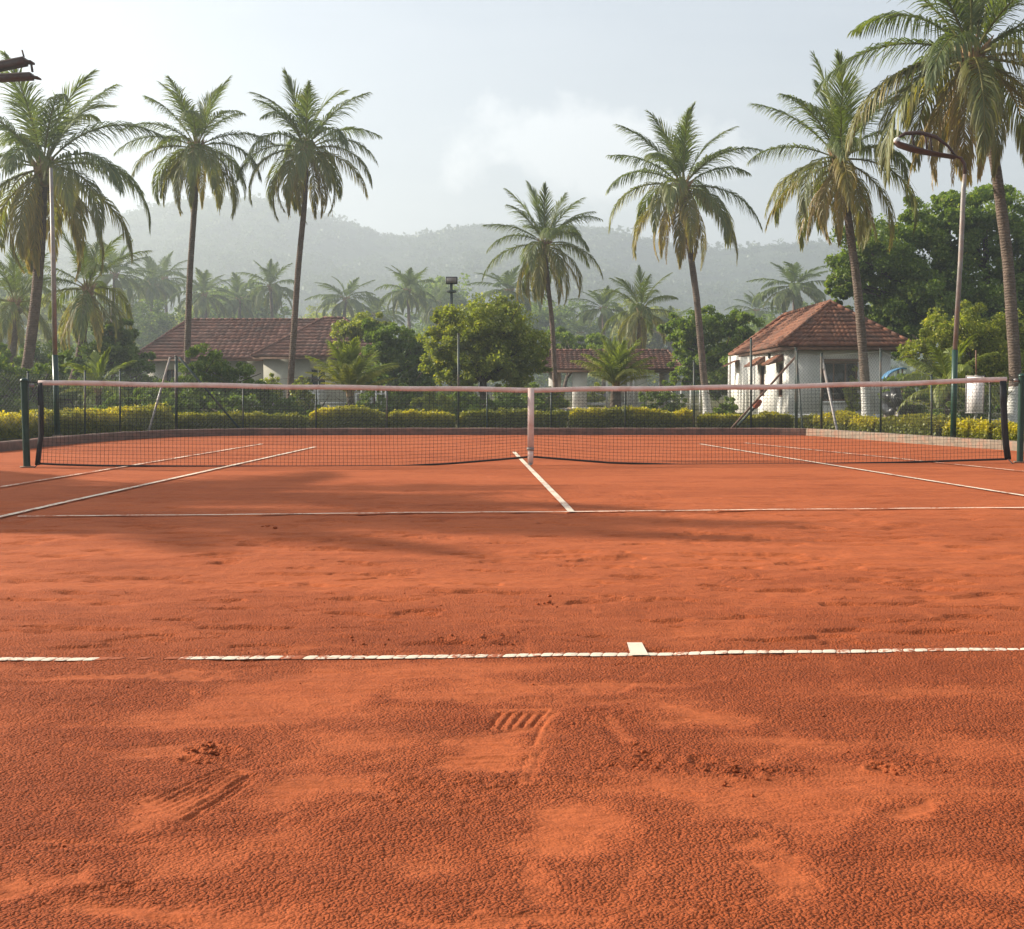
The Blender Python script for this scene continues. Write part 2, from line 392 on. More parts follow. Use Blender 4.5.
def marks(x, y):
    h = np.zeros_like(x); sm = np.zeros_like(x)
    def ridge(p, q, w, a, s=0, rr=1.):
        nonlocal h, sm
        x0, x1 = min(p[0], q[0]) - w * 5, max(p[0], q[0]) + w * 5; y0, y1 = min(p[1], q[1]) - w * 5, max(p[1], q[1]) + w * 5
        k = (x > x0) & (x < x1) & (y > y0) & (y < y1)
        if not k.any(): return
        d, t, _ = seg(x[k], y[k], p, q); e = np.exp(-(d / w) ** 2)
        h[k] += a * .42 * e * (.55 + .9 * fbm(x[k] * 22, y[k] * 22, 44, 2)); sm[k] = np.maximum(sm[k], s * np.exp(-(d / (w * 1.6)) ** 2))
    # shoe tread beside the middle: short slanting grooves, one long raised line
    for i in range(6):
        u = 501 + i * 10.2
        ridge(G2(u, 714 + i * .2), G2(u - 12 + i * .8, 729 - i * .6), .0065, -.015, .8)
        ridge(G2(u + 5, 714), G2(u - 8, 730), .006, .006, .9)
    ridge(G2(551, 712), G2(538, 746), .011, .010, .9); ridge(G2(546, 712), G2(534, 745), .007, -.010, .5)
    ridge(G2(534, 755), G2(523, 784), .011, .009, .9); ridge(G2(541, 752), G2(529, 782), .010, -.007)
    ridge(G2(450, 757), G2(538, 753), .010, .008, .9); ridge(G2(455, 763), G2(530, 758), .006, -.006)
    ridge(G2(490, 711), G2(553, 711), .010, .006, .9)
    ridge(G2(610, 722), G2(628, 742), .012, .006, .8); ridge(G2(605, 728), G2(622, 746), .010, -.009)
    # ribbed skid to the left
    for i in range(8):
        a = (225 + i * 5, 768 + i * 1.2); b = (150 + i * 6 , 800 + i * 3.0)
        ridge(G2(*a), G2(*b), .0050, -.0085, .6)
    ridge(G2(243, 770), G2(172, 818), .015, .007, .9); ridge(G2(250, 776), G2(180, 824), .012, -.012)
    ridge(G2(133, 826), G2(190, 798), .035, .007, .9)
    for i in range(3):
        ridge(G2(700 - i * 4, 911 + i * 5), G2(748 + i * 6, 908 + i * 5), .004, -.010, .2)
    for i in range(5):
        ridge(G2(150 + i * 9, 912), G2(166 + i * 9, 922), .005, -.010, .4)
    for i in range(3):
        ridge(G2(85 + i * 5, 893 - i * 3), G2(135 + i * 3, 885 - i * 4), .006, -.013, .2)
    ridge(G2(655, 790), G2(700, 796), .008, -.009); ridge(G2(655, 797), G2(690, 800), .006, -.007)
    ridge(G2(430, 533), G2(400, 525), .02, -.006)
    for i in range(4): ridge(G2(726 + i * 7, 578), G2(720 + i * 7, 582), .008, -.008)
    for (u, v, L) in [(470, 613, 50), (250, 585, 60), (330, 610, 70), (600, 560, 60), (850, 600, 70), (190, 640, 60), (700, 638, 40), (820, 560, 50), (395, 575, 50), (560, 600, 45)]:
        ridge(G2(u - L / 2, v + 1), G2(u + L / 2, v - 2), .02, -.010)
    r3 = np.random.RandomState(5)           # older scuffs and slides, half brushed out
    for _ in range(110):
        yy = 2.3 + 4.2 * r3.rand() ** 1.2; xx = r3.uniform(-.42, .42) * yy; an = r3.normal() * .5 + (0 if r3.rand() < .6 else 1.2); L = r3.uniform(.05, .32); a_ = r3.uniform(-.008, .006)
        ridge((xx, yy), (xx + L * math.cos(an), yy + L * math.sin(an)), r3.uniform(.006, .022), a_, .5 * r3.rand())
    # dug-up spots
    for (u, v, r) in [(215, 751, .045), (225, 754, .04), (193, 749, .02), (188, 759, .02), (490, 640, .03), (505, 637, .025), (445, 640, .03), (882, 770, .03), (650, 758, .03), (745, 775, .035), (700, 762, .03)]:
        c = gnd(u, v); d2 = ((x - c[0]) ** 2 + (y - c[1]) ** 2) / r ** 2
        k = d2 < 12; h[k] += -.007 * np.exp(-d2[k]) + .0045 * np.exp(-(d2[k] - 2.2) ** 2)
    return h, sm
def clump(x, y):                          # coarser crumbs in a few belts
    m = np.zeros_like(x)
    for (u, v, a, b) in [(680, 765, 95, 9), (220, 752, 30, 7), (90, 890, 60, 9), (730, 770, 100, 8), (500, 780, 120, 12), (620, 715, 60, 8), (900, 760, 60, 12), (450, 800, 70, 18), (510, 640, 50, 5)]:
        c = gnd(u, v); k = F / c[1]; dv = (gnd(u, v - b)[1] - gnd(u, v + b)[1]) / 2
        d = np.sqrt(((x - c[0]) * k / a) ** 2 + ((y - c[1]) / dv) ** 2)
        m = np.maximum(m, 1 - sstep(.4, 1.4, d + .8 * (fbm(x * 9, y * 9, 77, 2) - .5)))
    return m
def grow(start, end, d0, g):
    r = [start]; d = d0
    while r[-1] < end: d *= g; r.append(r[-1] + d)
    r[-1] = end; return r
xs_ = np.arange(0, 1.5, .006).tolist(); xs_ = xs_[:-1] + grow(xs_[-1], 13, .006, 1.022)
xs = np.array([-a for a in xs_[:0:-1]] + xs_)
ys = [-9, -6, -3, -1, 0, .8, 1.3, 1.6, 1.8, 1.95] + np.arange(2.05, 4.4, .006).tolist()
while ys[-1] < 31: ys.append(ys[-1] + .0072 * (ys[-1] / 4.4) ** 2)
ys = np.array(ys)
X, Y = np.meshgrid(xs, ys); x = X.ravel(); y = Y.ravel()
rg = roughness(x, y); mk_h, mk_s = marks(x, y); cl = clump(x, y)
mk_s = np.clip(mk_s, 0, 1); rg = np.clip(rg * (1 - mk_s), 0, 1); rg = np.maximum(rg, .9 * cl * (1 - mk_s))
gr = 1 - np.clip(worley(x / .0145, y / .0145, 2), 0, 1)
nearw = sstep(8, 4, y)
h = hlow(x, y) + mk_h + rg * nearw * (.0032 * gr + .0035 * (fbm(x * 30, y * 30, 61, 3) - .5)) + nearw * .004 * (fbm(x * 12, y * 16, 63, 3) - .5)
h += nearw * (1 - rg) * .0035 * (fbm(x * 3 + y * .5, y * 60, 81, 3) - .5) + nearw * .010 * (fbm(x * 1.6 + 3, y * 9, 82, 4) - .5)
h += cl * nearw * (.009 * np.clip(.75 - worley(x / .034, y / .034, 9), 0, 1))
h += sstep(4.3, 5.5, y) * sstep(16, 9, y) * (.016 * (fbm(x * 5, y * 7, 66, 4) - .5) - .016 * sstep(.60, .74, fbm(x * 3.4, y * 8, 67, 4)))
h = np.where(y > 1.9, h, 0)
nx, ny = len(xs), len(ys); i = np.arange(nx - 1); j = np.arange(ny - 1); I, J = np.meshgrid(i, j)
q = (J * nx + I).ravel(); quads = np.stack([q, q + 1, q + nx + 1, q + nx], 1)
court = mk('clay_court', np.stack([x, y, h], 1), quads, M['clay'], smooth=True, attrs={'rough': rg})
tag(court, 'raked red clay tennis court surface', kind='structure')
court['kind'] = 'structure'
print('court', nx, ny)

# crumbs of clay lying on it
def crumbs():
    t = (1 + 5 ** .5) / 2
    V0 = np.array([[-1, t, 0], [1, t, 0], [-1, -t, 0], [1, -t, 0], [0, -1, t], [0, 1, t], [0, -1, -t], [0, 1, -t], [t, 0, -1], [t, 0, 1], [-t, 0, -1], [-t, 0, 1]]) / 1.9
    T0 = np.array([[0, 11, 5], [0, 5, 1], [0, 1, 7], [0, 7, 10], [0, 10, 11], [1, 5, 9], [5, 11, 4], [11, 10, 2], [10, 7, 6], [7, 1, 8], [3, 9, 4], [3, 4, 2], [3, 2, 6], [3, 6, 8], [3, 8, 9], [4, 9, 5], [2, 4, 11], [6, 2, 10], [8, 6, 7], [9, 8, 1]])
    pts = []
    n = 26000; cx = rs.uniform(-3, 3, n); cy = rs.uniform(2.1, 6.5, n)
    r_ = roughness(cx, cy); c_ = clump(cx, cy)
    kp = (rs.rand(n) < .10 * r_ + .9 * c_) & (np.abs(cx) < cy * .42)
    for a, b, c in zip(cx[kp], cy[kp], c_[kp]): pts.append((a, b, rs.uniform(.0016, .0042) * (1 + .9 * c * rs.rand())))
    for (u, v, k, s, r) in [(215, 751, 45, .06, .008), (192, 750, 8, .02, .007), (495, 640, 16, .09, .010), (445, 640, 10, .05, .008), (885, 770, 8, .04, .008), (745, 776, 14, .07, .008), (655, 758, 12, .05, .008), (585, 700, 6, .2, .006), (545, 605, 6, .08, .012), (266, 527, 8, .07, .014), (370, 640, 6, .1, .008), (55, 675, 8, .1, .006)]:
        c = gnd(u, v)
        for _ in range(k): pts.append((c[0] + rs.randn() * s * .6, c[1] + rs.randn() * s, rs.uniform(.4, 1.15) * r))
    P = np.array(pts); zz = hlow(P[:, 0], P[:, 1]) + marks(P[:, 0].copy(), P[:, 1].copy())[0]
    V = []; T = []
    for k, (a, b, r) in enumerate(pts):
        v = V0 * r * rs.uniform(.65, 1.25, (12, 1)) * np.array([rs.uniform(.8, 1.3), rs.uniform(.8, 1.3), .75])
        V.append(v + np.array([a, b, zz[k] + r * .35])); T.append(T0 + 12 * k)
    V = np.concatenate(V)
    o = mk('clay_crumbs', V, np.concatenate(T), M['clay'], attrs={'rough': np.full(len(V), .6)})
    tag(o, 'loose crumbs of red clay strewn on the court surface', 'clay crumbs', kind='stuff')
crumbs()

# ------------------------------------------------------------------ lines
def strip_line(name, p, q, w, dust_fn, label, lift=.006, bead=None):
    p = np.array(p[:2]); q = np.array(q[:2]); d = q - p; L = np.linalg.norm(d); d /= L; nrm = np.array([-d[1], d[0]])
    mb = MB()
    if bead is None:
        n = max(2, int(L / .12)); t = np.linspace(0, L, n + 1); sv = np.linspace(-.5, .5, 4)
        jit = 1 + .10 * (fbm(t * 3, t * 0, 5, 3) - .5)
        P = p[None, None] + t[:, None, None] * d + (sv[None, :, None] * jit[:, None, None] * w) * nrm
        x, y = P[..., 0].ravel(), P[..., 1].ravel(); z = hlow(x, y) + lift
        V = np.stack([x, y, z], 1); k = len(sv)
        Q = [[a * k + b, (a + 1) * k + b, (a + 1) * k + b + 1, a * k + b + 1] for a in range(n) for b in range(k - 1)]
        mb.add(V, Q, dust=np.repeat(dust_fn(t / L), k))
    else:
        s0 = 0; r2 = np.random.RandomState(3)
        while s0 < L:
            ln = bead * r2.uniform(.8, 1.25); dd = float(dust_fn(np.array([s0 / L]))[0])
            if r2.rand() > sstep(.55, 1.05, dd) * .9:
                a = np.linspace(-1, 1, 9); b = np.linspace(-1, 1, 7); A, B = np.meshgrid(a, b)
                rx = ln / 2 - .0012; ry = w / 2 * r2.uniform(.86, 1.04) * (1 - .35 * sstep(.3, .9, dd))
                prof = (1 - np.abs(A) ** 8 * .30)
                t = s0 + ln / 2 + A * rx + B * .006; s = B * ry * prof + r2.uniform(-.002, .002)
                P = p + t[..., None] * d + s[..., None] * nrm
                x, y = P[..., 0].ravel(), P[..., 1].ravel()
                z = hlow(x, y) + lift * .45 + .0032 * np.sqrt(np.clip(1 - (np.abs(A) ** 4) * .7, 0, 1)).ravel() * (1 - .6 * np.abs(B.ravel()) ** 3)
                V = np.stack([x, y, z], 1)
                Q = [[c * 9 + e, c * 9 + e + 1, (c + 1) * 9 + e + 1, (c + 1) * 9 + e] for c in range(6) for e in range(8)]
                mb.add(V, Q, dust=np.full(63, np.clip(dd + r2.uniform(-.12, .12), 0, 1)))
            s0 += ln
    o = mb.build(name, M['line'], smooth=True); o['kind'] = 'structure'; o['label'] = label
    return o
def dust_base(t):
    u = -60 + t * 1150
    return .10 + .70 * sstep(78, 104, u) * (1 - sstep(148, 174, u)) + .12 * (fbm(t * 30, t * 0, 4, 3) - .3) + .30 * sstep(262, 275, u) * (1 - sstep(283, 290, u)) * .6
strip_line('baseline', gnd(-60, 662), gnd(1090, 649), .056, dust_base, 'near white chalk baseline of the clay court', bead=.05)
c0 = gnd(636, 655); c1 = gnd(627, 643.6); c1b = gnd(642, 643.6); c0b = gnd(648, 655)
mb = MB(); A = np.array([c0 + [-.022, -.02, 0], c0b + [0, -.02, 0], c1b, c1])
gx, gy = np.meshgrid(np.linspace(0, 1, 8), np.linspace(0, 1, 8)); gx = gx.ravel(); gy = gy.ravel()
P = A[0] * ((1 - gx) * (1 - gy))[:, None] + A[1] * (gx * (1 - gy))[:, None] + A[2] * (gx * gy)[:, None] + A[3] * ((1 - gx) * gy)[:, None]
P[:, 2] = hlow(P[:, 0], P[:, 1]) + .0085
mb.add(P, [[a * 8 + b, a * 8 + b + 1, a * 8 + b + 9, a * 8 + b + 8] for a in range(7) for b in range(7)], dust=np.full(64, .08))
o = mb.build('centre_mark', M['line'], smooth=True); o['kind'] = 'structure'; o['label'] = 'short white centre mark on the near baseline'
dl = lambda b: (lambda t: b + .35 * (fbm(t * 22, t * 0, 14, 3) - .5))
strip_line('service_line', gnd(18, 517.3), gnd(1100, 507.8), .052, lambda t: .14 + .3 * (fbm(t * 40, t * 0, 9, 3) - .4), 'near white service line across the court', lift=.011)
strip_line('centre_service_line', gnd(571.5, 512.5), gnd(514, 452.5), .058, dl(.10), 'white centre service line running under the net', lift=.010)
strip_line('singles_sideline', gnd(-90, 538), gnd(315, 447.5), .060, dl(.12), 'left singles sideline of the court', lift=.012)
strip_line('doubles_sideline', gnd(-90, 503), gnd(262, 444.5), .060, dl(.2), 'left outer doubles sideline of the court', lift=.013)
strip_line('singles_sideline', gnd(1110, 510.5), gnd(700, 444.5), .058, dl(.12), 'right singles sideline of the court', lift=.012)
strip_line('doubles_sideline', gnd(1120, 482), gnd(745, 443.5), .058, dl(.2), 'right outer doubles sideline of the court', lift=.013)
strip_line('far_service_line', gnd(300, 443.6), gnd(735, 443.0), .055, dl(.55), 'far service line half covered by clay dust', lift=.010)
strip_line('far_baseline', gnd(215, 436.4), gnd(800, 436), .07, dl(.6), 'far baseline half covered by clay dust', lift=.012)

# ------------------------------------------------------------------ kerb and garden ground
KP = [(-9.6, -9.), (-9.35, 8.), (-8.95, 18.)] + [tuple(gnd(u, v)[:2]) for u, v in [(0, 452), (45, 447), (85, 443), (130, 439.5), (175, 437), (250, 435.5), (400, 435), (600, 435), (760, 435), (806, 435.5), (850, 438.5), (905, 443), (1010, 450.5)]] + [(9.3, 18.), (10.4, 8.), (10.8, -9.)]
KP = np.array(KP)
def kerbm():
    pts = [];
    for a, b in zip(KP[:-1], KP[1:]):
        n = max(1, int(np.linalg.norm(b - a) / .35))
        for k in range(n): pts.append(a + (b - a) * k / n)
    pts.append(KP[-1]); P = np.array(pts); T = np.gradient(P, axis=0); T /= np.linalg.norm(T, axis=1)[:, None]
    Nn = np.stack([-T[:, 1], T[:, 0]], 1)       # points outwards (left of travel)
    prof = [(0, -.05), (.0, .125), (.02, .148), (.13, .152), (.155, .13), (.16, -.05)]
    V = []
    for k, (p, n) in enumerate(zip(P, Nn)):
        j = .010 * (rs.rand(len(prof), 2) - .5)
        for (a, z), (ja, jz) in zip(prof, j):
            w = p + n * (a + ja); V.append([w[0], w[1], z + jz])
    m = len(prof); Q = [[k * m + a, k * m + a + 1, (k + 1) * m + a + 1, (k + 1) * m + a] for k in range(len(P) - 1) for a in range(m - 1)]
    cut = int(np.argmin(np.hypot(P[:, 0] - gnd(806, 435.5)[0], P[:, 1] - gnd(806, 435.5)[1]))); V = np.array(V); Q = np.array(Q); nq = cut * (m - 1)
    o = mk('kerb', V[:(cut + 1) * m], Q[:nq], M['kerb_shaded']); tag(o, 'low kerb behind and left of the clay court, shade painted into its colour', kind='structure')
    o = mk('kerb', V[cut * m:], Q[nq:] - cut * m, M['kerb']); tag(o, 'low pale kerb on the right of the clay court', kind='structure')  # paler material here stands for the sunlit run of the kerb
    return P, Nn
KPP, KN = kerbm()
def groundm():
    inner = KPP[::3] + KN[::3] * .10
    inner = np.vstack([inner, [[10.9, -9.2]], [[0, -9.3]], [[-9.7, -9.2]]])
    c = np.array([0, 12.]); rings = []
    for k, s in enumerate([1, 1.05, 1.15, 1.4, 2, 3.5, 8, 25, 120]):
        r = c + (inner - c) * s
        if s > 10:
            d = inner - c; r = c + d / np.linalg.norm(d, axis=1)[:, None] * (30 * s)
        z = np.full(len(r), .05) + (.05 * (fbm(r[:, 0] * .6, r[:, 1] * .6, 91, 3) - .5) if 0 < k < 6 else 0)
        rings.append(np.column_stack([r, z]))
    n = len(inner); V = np.concatenate(rings)
    Q = [[k * n + a, k * n + (a + 1) % n, (k + 1) * n + (a + 1) % n, (k + 1) * n + a] for k in range(len(rings) - 1) for a in range(n)]
    o = mk('ground', V, np.array(Q), M['ground'], smooth=True); tag(o, 'garden soil and rough grass beyond the court', kind='structure')
groundm()

# ------------------------------------------------------------------ net
NA = gnd(27, 467.5); NB = gnd(1020, 462.5)
def netpt(u, v):
    d = ray(u, v); a, b = NA[:2], NB[:2]; e = b - a; n = np.array([-e[1], e[0]])
    t = (a @ n) / (d[:2] @ n); return np.array([d[0] * t, d[1] * t, CAMH + d[2] * t])
def vtop(u): return np.interp(u, [38, 120, 300, 531, 760, 900, 1008], [380, 381.5, 384.5, 387.5, 384.5, 381, 376.8])
def vbot(u): return np.interp(u, [38, 60, 100, 180, 300, 400, 450, 500, 531, 562, 610, 680, 800, 900, 1008], [464.5, 465.6, 466.6, 467.3, 467.6, 467, 464.6, 460.5, 457.6, 460, 463.8, 465.6, 465.2, 463.5, 460])
net = thing('tennis_net', 'dark tennis net with a dusty pink headband stretched across the clay court', 'tennis net', (*gnd(531, 464)[:2], 0))
us = np.linspace(38, 1007, 120)
def tapestrip(name, top, bot, mat, th=.012, uu=us):
    mb = MB(); Pt = np.array([netpt(u, top(u)) for u in uu]); Pb = np.array([netpt(u, bot(u)) for u in uu])
    e = (NB - NA); n = np.array([e[1], -e[0], 0]); n /= np.linalg.norm(n)
    mid = (Pt + Pb) / 2
    rows = [Pb + n * th * .3, mid + n * th, Pt + n * th * .3, Pt - n * th * .3, mid - n * th, Pb - n * th * .3]
    V = np.stack(rows, 1).reshape(-1, 3); k = 6
    Q = [[a * k + b, a * k + (b + 1) % k, (a + 1) * k + (b + 1) % k, (a + 1) * k + b] for a in range(len(uu) - 1) for b in range(k)]
    L = (len(uu) - 1) * k; Q += [[0, 5, 4, 1], [1, 4, 3, 2], [L, L + 1, L + 4, L + 5], [L + 1, L + 2, L + 3, L + 4]]
    mb.add(V, Q); return mb.build(name, mat, net, smooth=False)
tapestrip('headband', lambda u: vtop(u) + .35 * math.sin(u * .05), lambda u: vtop(u) + 5.0 + .35 * math.sin(u * .05 + .5), M['band'], .009)
tapestrip('bottom_tape', lambda u: vbot(u) - 2.0, vbot, M['black'], .008)
def mesh_net():
    mb = MB(); e = NB - NA; L = np.linalg.norm(e); u0, u1 = 40, 1004
    pa, pb = netpt(u0, 420), netpt(u1, 420); n = int(np.linalg.norm(pb - pa) / .050)
    uu = []
    for k in range(n + 1):
        p = pa + (pb - pa) * k / n; uu.append(CX + F * p[0] / (p[1] * cp))
    R = 22; r = .0021; grid = np.zeros((n + 1, R + 1, 3))
    for k, u in enumerate(uu):
        t, b = netpt(u, vtop(u) + 4.2), netpt(u, vbot(u) - 1.5)
        sw = .010 * math.sin(k * .13) + .006 * math.sin(k * .41)
        for j in range(R + 1):
            s = j / R; grid[k, j] = t + (b - t) * s + np.array([sw * math.sin(PI * s), .012 * math.sin(k * .2 + 3 * s), 0])
    def cord(P):
        P = np.asarray(P); T = np.gradient(P, axis=0); T /= np.linalg.norm(T, axis=1)[:, None]
        a = np.cross(T, [0.02, 1, 0]); a /= np.linalg.norm(a, axis=1)[:, None]; b = np.cross(T, a)
        m = len(P); V = np.stack([P + a * r, P + (-.5 * a + .87 * b) * r, P + (-.5 * a - .87 * b) * r], 1).reshape(-1, 3)
        q = np.arange(m - 1)[:, None] * 3; Q = np.concatenate([q + np.array([[c, (c + 1) % 3, 3 + (c + 1) % 3, 3 + c]]) for c in range(3)])
        mb.add(V, Q)
    for k in range(n + 1): cord(grid[k])
    for j in range(1, R): cord(grid[:, j])
    mb.build('netting', M['cord'], net)
mesh_net()
for pts, w in (([(40, 383), (41, 410), (41, 435), (39, 452), (37.5, 465)], .062), ([(1003, 381), (1003.5, 400), (1004.5, 425), (1006, 445), (1008, 459.5)], .085)):
    P = np.array([netpt(*p) for p in pts])
    V = []
    for a in P:
        for (i, j) in ((-1, -1), (1, -1), (1, 1), (-1, 1)): V.append(a + [i * w / 2, j * .011, 0])
    Q = [[4 * k + c, 4 * k + (c + 1) % 4, 4 * k + 4 + (c + 1) % 4, 4 * k + 4 + c] for k in range(len(P) - 1) for c in range(4)] + [[3, 2, 1, 0], [4 * len(P) - 4 + c for c in range(4)]]
    mb = MB(); mb.add(V, Q); mb.build('side_tape', M['black'], net)
mb = MB(); a, b = netpt(531, 388), netpt(530, 456)
mb.bar(a + [0, -.03, 0], netpt(530.6, 448) + [0, -.03, 0], .082, .02, up=(0, 1, 0)); mb.build('centre_strap', M['band'], net)
mb = MB(); mb.bar(netpt(530.6, 447) + [0, -.03, 0], netpt(530.3, 464) + [0, -.03, 0], .072, .018, up=(0, 1, 0)); mb.build('strap_lower_end', M['band'], net)
mb = MB(); c = netpt(530.4, 449) + [0, -.035, 0]; mb.box((-.048, -.012, -.02), (.048, .012, .02), c=c); mb.build('buckle', M['grey'], net)
mb = MB(); mb.tube([netpt(530.3, 463) + [0, -.03, 0], netpt(530.3, 468) + [0, -.03, 0]], .022, 8); mb.build('ground_anchor', M['grey'], net)
for p, q in ((netpt(27, 382), netpt(40, 382.5)), (netpt(1004, 379.5), netpt(1020, 381)), (netpt(37.5, 464.5), gnd(34, 468)), (netpt(1008, 459), gnd(1013, 464))):
    mb = MB(); mb.tube([p, q], .007, 6); mb.build('cable', M['black'], net)
def netpost(label, g, vt, ub, lean):
    t = thing('net_post', label, 'net post', (g[0], g[1], 0), 'net posts')
    top = at(ub, vt, g[1])[2]; r = .044
    z = [-.05, 0, .3, .7, top - .035, top - .02]; P = np.array([[g[0] + lean * k, g[1], k] for k in z])
    mb = MB(); mb.tube(P, r, 20); mb.build('pole', M['postgreen'], t, True)
    mb = MB(); P = np.array([[g[0] + lean * k, g[1], k] for k in (top - .045, top - .03, top - .008, top)]); mb.tube(P, [r + .006, r + .006, r * .85, r * .3], 20); mb.build('cap', M['postgreen'], t, True)
    s = 1 if g[0] < 0 else -1
    mb = MB(); mb.tube([[g[0] + s * .05, g[1], top - .09], [g[0] + s * .10, g[1], top - .09]], .018, 8); mb.tube([[g[0] + s * .085, g[1] - .03, top - .09], [g[0] + s * .085, g[1] + .03, top - .09]], .022, 10); mb.build('pulley', M['grey'], t, True)
    mb = MB(); mb.tube([[g[0], g[1], .002], [g[0], g[1], .016]], .085, 16); mb.build('ground_collar', M['kerb'], t)
netpost('green round net post at the left end of the net', NA, 378, 25, -.012)
netpost('green round net post at the right end of the net, cut by the frame edge', NB, 373.5, 1020, .0)
# ------------------------------------------------------------------ chain-link fence round the back
def fence(label, posts, braces=(), wires_top=True):
    # posts: (u, v_base, v_top, visible post?)
    B = [gnd(u, vb) for u, vb, vt, *_ in posts]; Tt = [at(u, vt, b[1]) for (u, vb, vt, *_), b in zip(posts, B)]
    t = thing('chain_link_fence', label, 'fence', (B[0][0], B[0][1], 0), 'chain link fences behind the court')
    for (u, vb, vt, *rest), b, p in zip(posts, B, Tt):
        r = rest[0] * .85 if rest else .019
        mb = MB(); mb.tube([[b[0], b[1], 0], [p[0], p[1], p[2]]], r, 10); mb.tube([[p[0], p[1], p[2] - .01], [p[0], p[1], p[2] + .012]], r * 1.25, 10)
        mb.build('post', M['fpost'], t, True)
    mb = MB()
    for k in range(len(B) - 1):
        b0, b1 = B[k], B[k + 1]; e = (b1 - b0)[:2]; L = np.linalg.norm(e); e = e / L; hm = min(Tt[k][2], Tt[k + 1][2]) - .05
        H0, H1 = Tt[k][2] - .05, Tt[k + 1][2] - .05
        top = lambda s: H0 + (H1 - H0) * s / L
        st = .085; z0 = .06
        for dr in (1, -1):
            s = -max(H0, H1)
            while s < L:
                # line: z = z0 + (x - s)  (dr=1) or mirrored
                xs2 = np.linspace(max(s, 0), min(s + max(H0, H1), L), 2)
                zz = z0 + (xs2 - s); ok = xs2[1] - xs2[0] > .02
                if ok:
                    hmx = min(top(xs2[0]), top(xs2[1]))
                    if zz[1] > hmx: xs2[1] -= zz[1] - hmx; zz[1] = hmx
                    if xs2[1] - xs2[0] > .02:
                        xa = xs2 if dr == 1 else L - xs2
                        mb.tube([[b0[0] + e[0] * a, b0[1] + e[1] * a, z] for a, z in zip(xa, zz)], .0019, 3, False)
                s += st
        for f in (0.02, .5, 1.0):
            mb.tube([[b0[0], b0[1], z0 + (H0 - z0) * f], [b1[0], b1[1], z0 + (H1 - z0) * f]], .0032, 4, False)
    mb.build('wire_mesh', M['wire'], t)
    for (p, q, r, mt) in braces:
        mb = MB(); mb.tube([p, q], r, 8); mb.build('brace', M[mt], t, True)
    return t
fence('chain link fence along the left side of the court, its last post braced both ways', [(-40, 446, 360), (28, 442.5, 372), (85, 438.6, 371), (120, 436.8, 370), (176, 434.2, 356, .032)],
      [(at(170, 357.5, 28.4), gnd(147.5, 436.2), .024, 'grey'), (at(179, 357, 28.6), gnd(243, 433), .026, 'fpost')])
fence('chain link fence across the back of the court behind the net', [(177, 433.2, 358), (243, 432.6, 386), (316, 432.4, 389), (387, 432.4, 385, .030), (458.5, 432.2, 334, .030), (487, 432, 389, .022), (551, 432, 389, .022), (625, 432, 388, .020), (694, 432, 361, .026), (751, 432.4, 338, .028), (796, 432.4, 348, .034)],
      [(at(795.5, 357, 30.2), gnd(728, 432.2), .026, 'wood'), (at(797, 364, 30.2), gnd(803, 433), .022, 'fpost'), (at(760, 402, 30.1), at(738, 425, 30.1), .030, 'fpost')])
fence('chain link fence along the right side of the court with a leaning light green brace', [(797, 433.6, 352, .020), (821.5, 434.4, 353.5, .030), (880.5, 437.4, 349), (931.5, 441, 375), (990, 444.8, 383), (1050, 449, 375)],
      [(at(821.5, 356, 28.6), gnd(838.5, 437.4), .030, 'grey')])
mb = MB(); p = at(757, 403.5, 30.0); mb.tube([p + [-.06, -.02, -.10], p + [.02, 0, .02], p + [.10, .02, .06]], [.05, .09, .04], 8)
o = mb.build('rubber_cap', M['orange'], smooth=True, base=p + [0, 0, -.1]); tag(o, 'orange rubber cap lashed to the sloping fence brace before the white house', 'rubber cap')

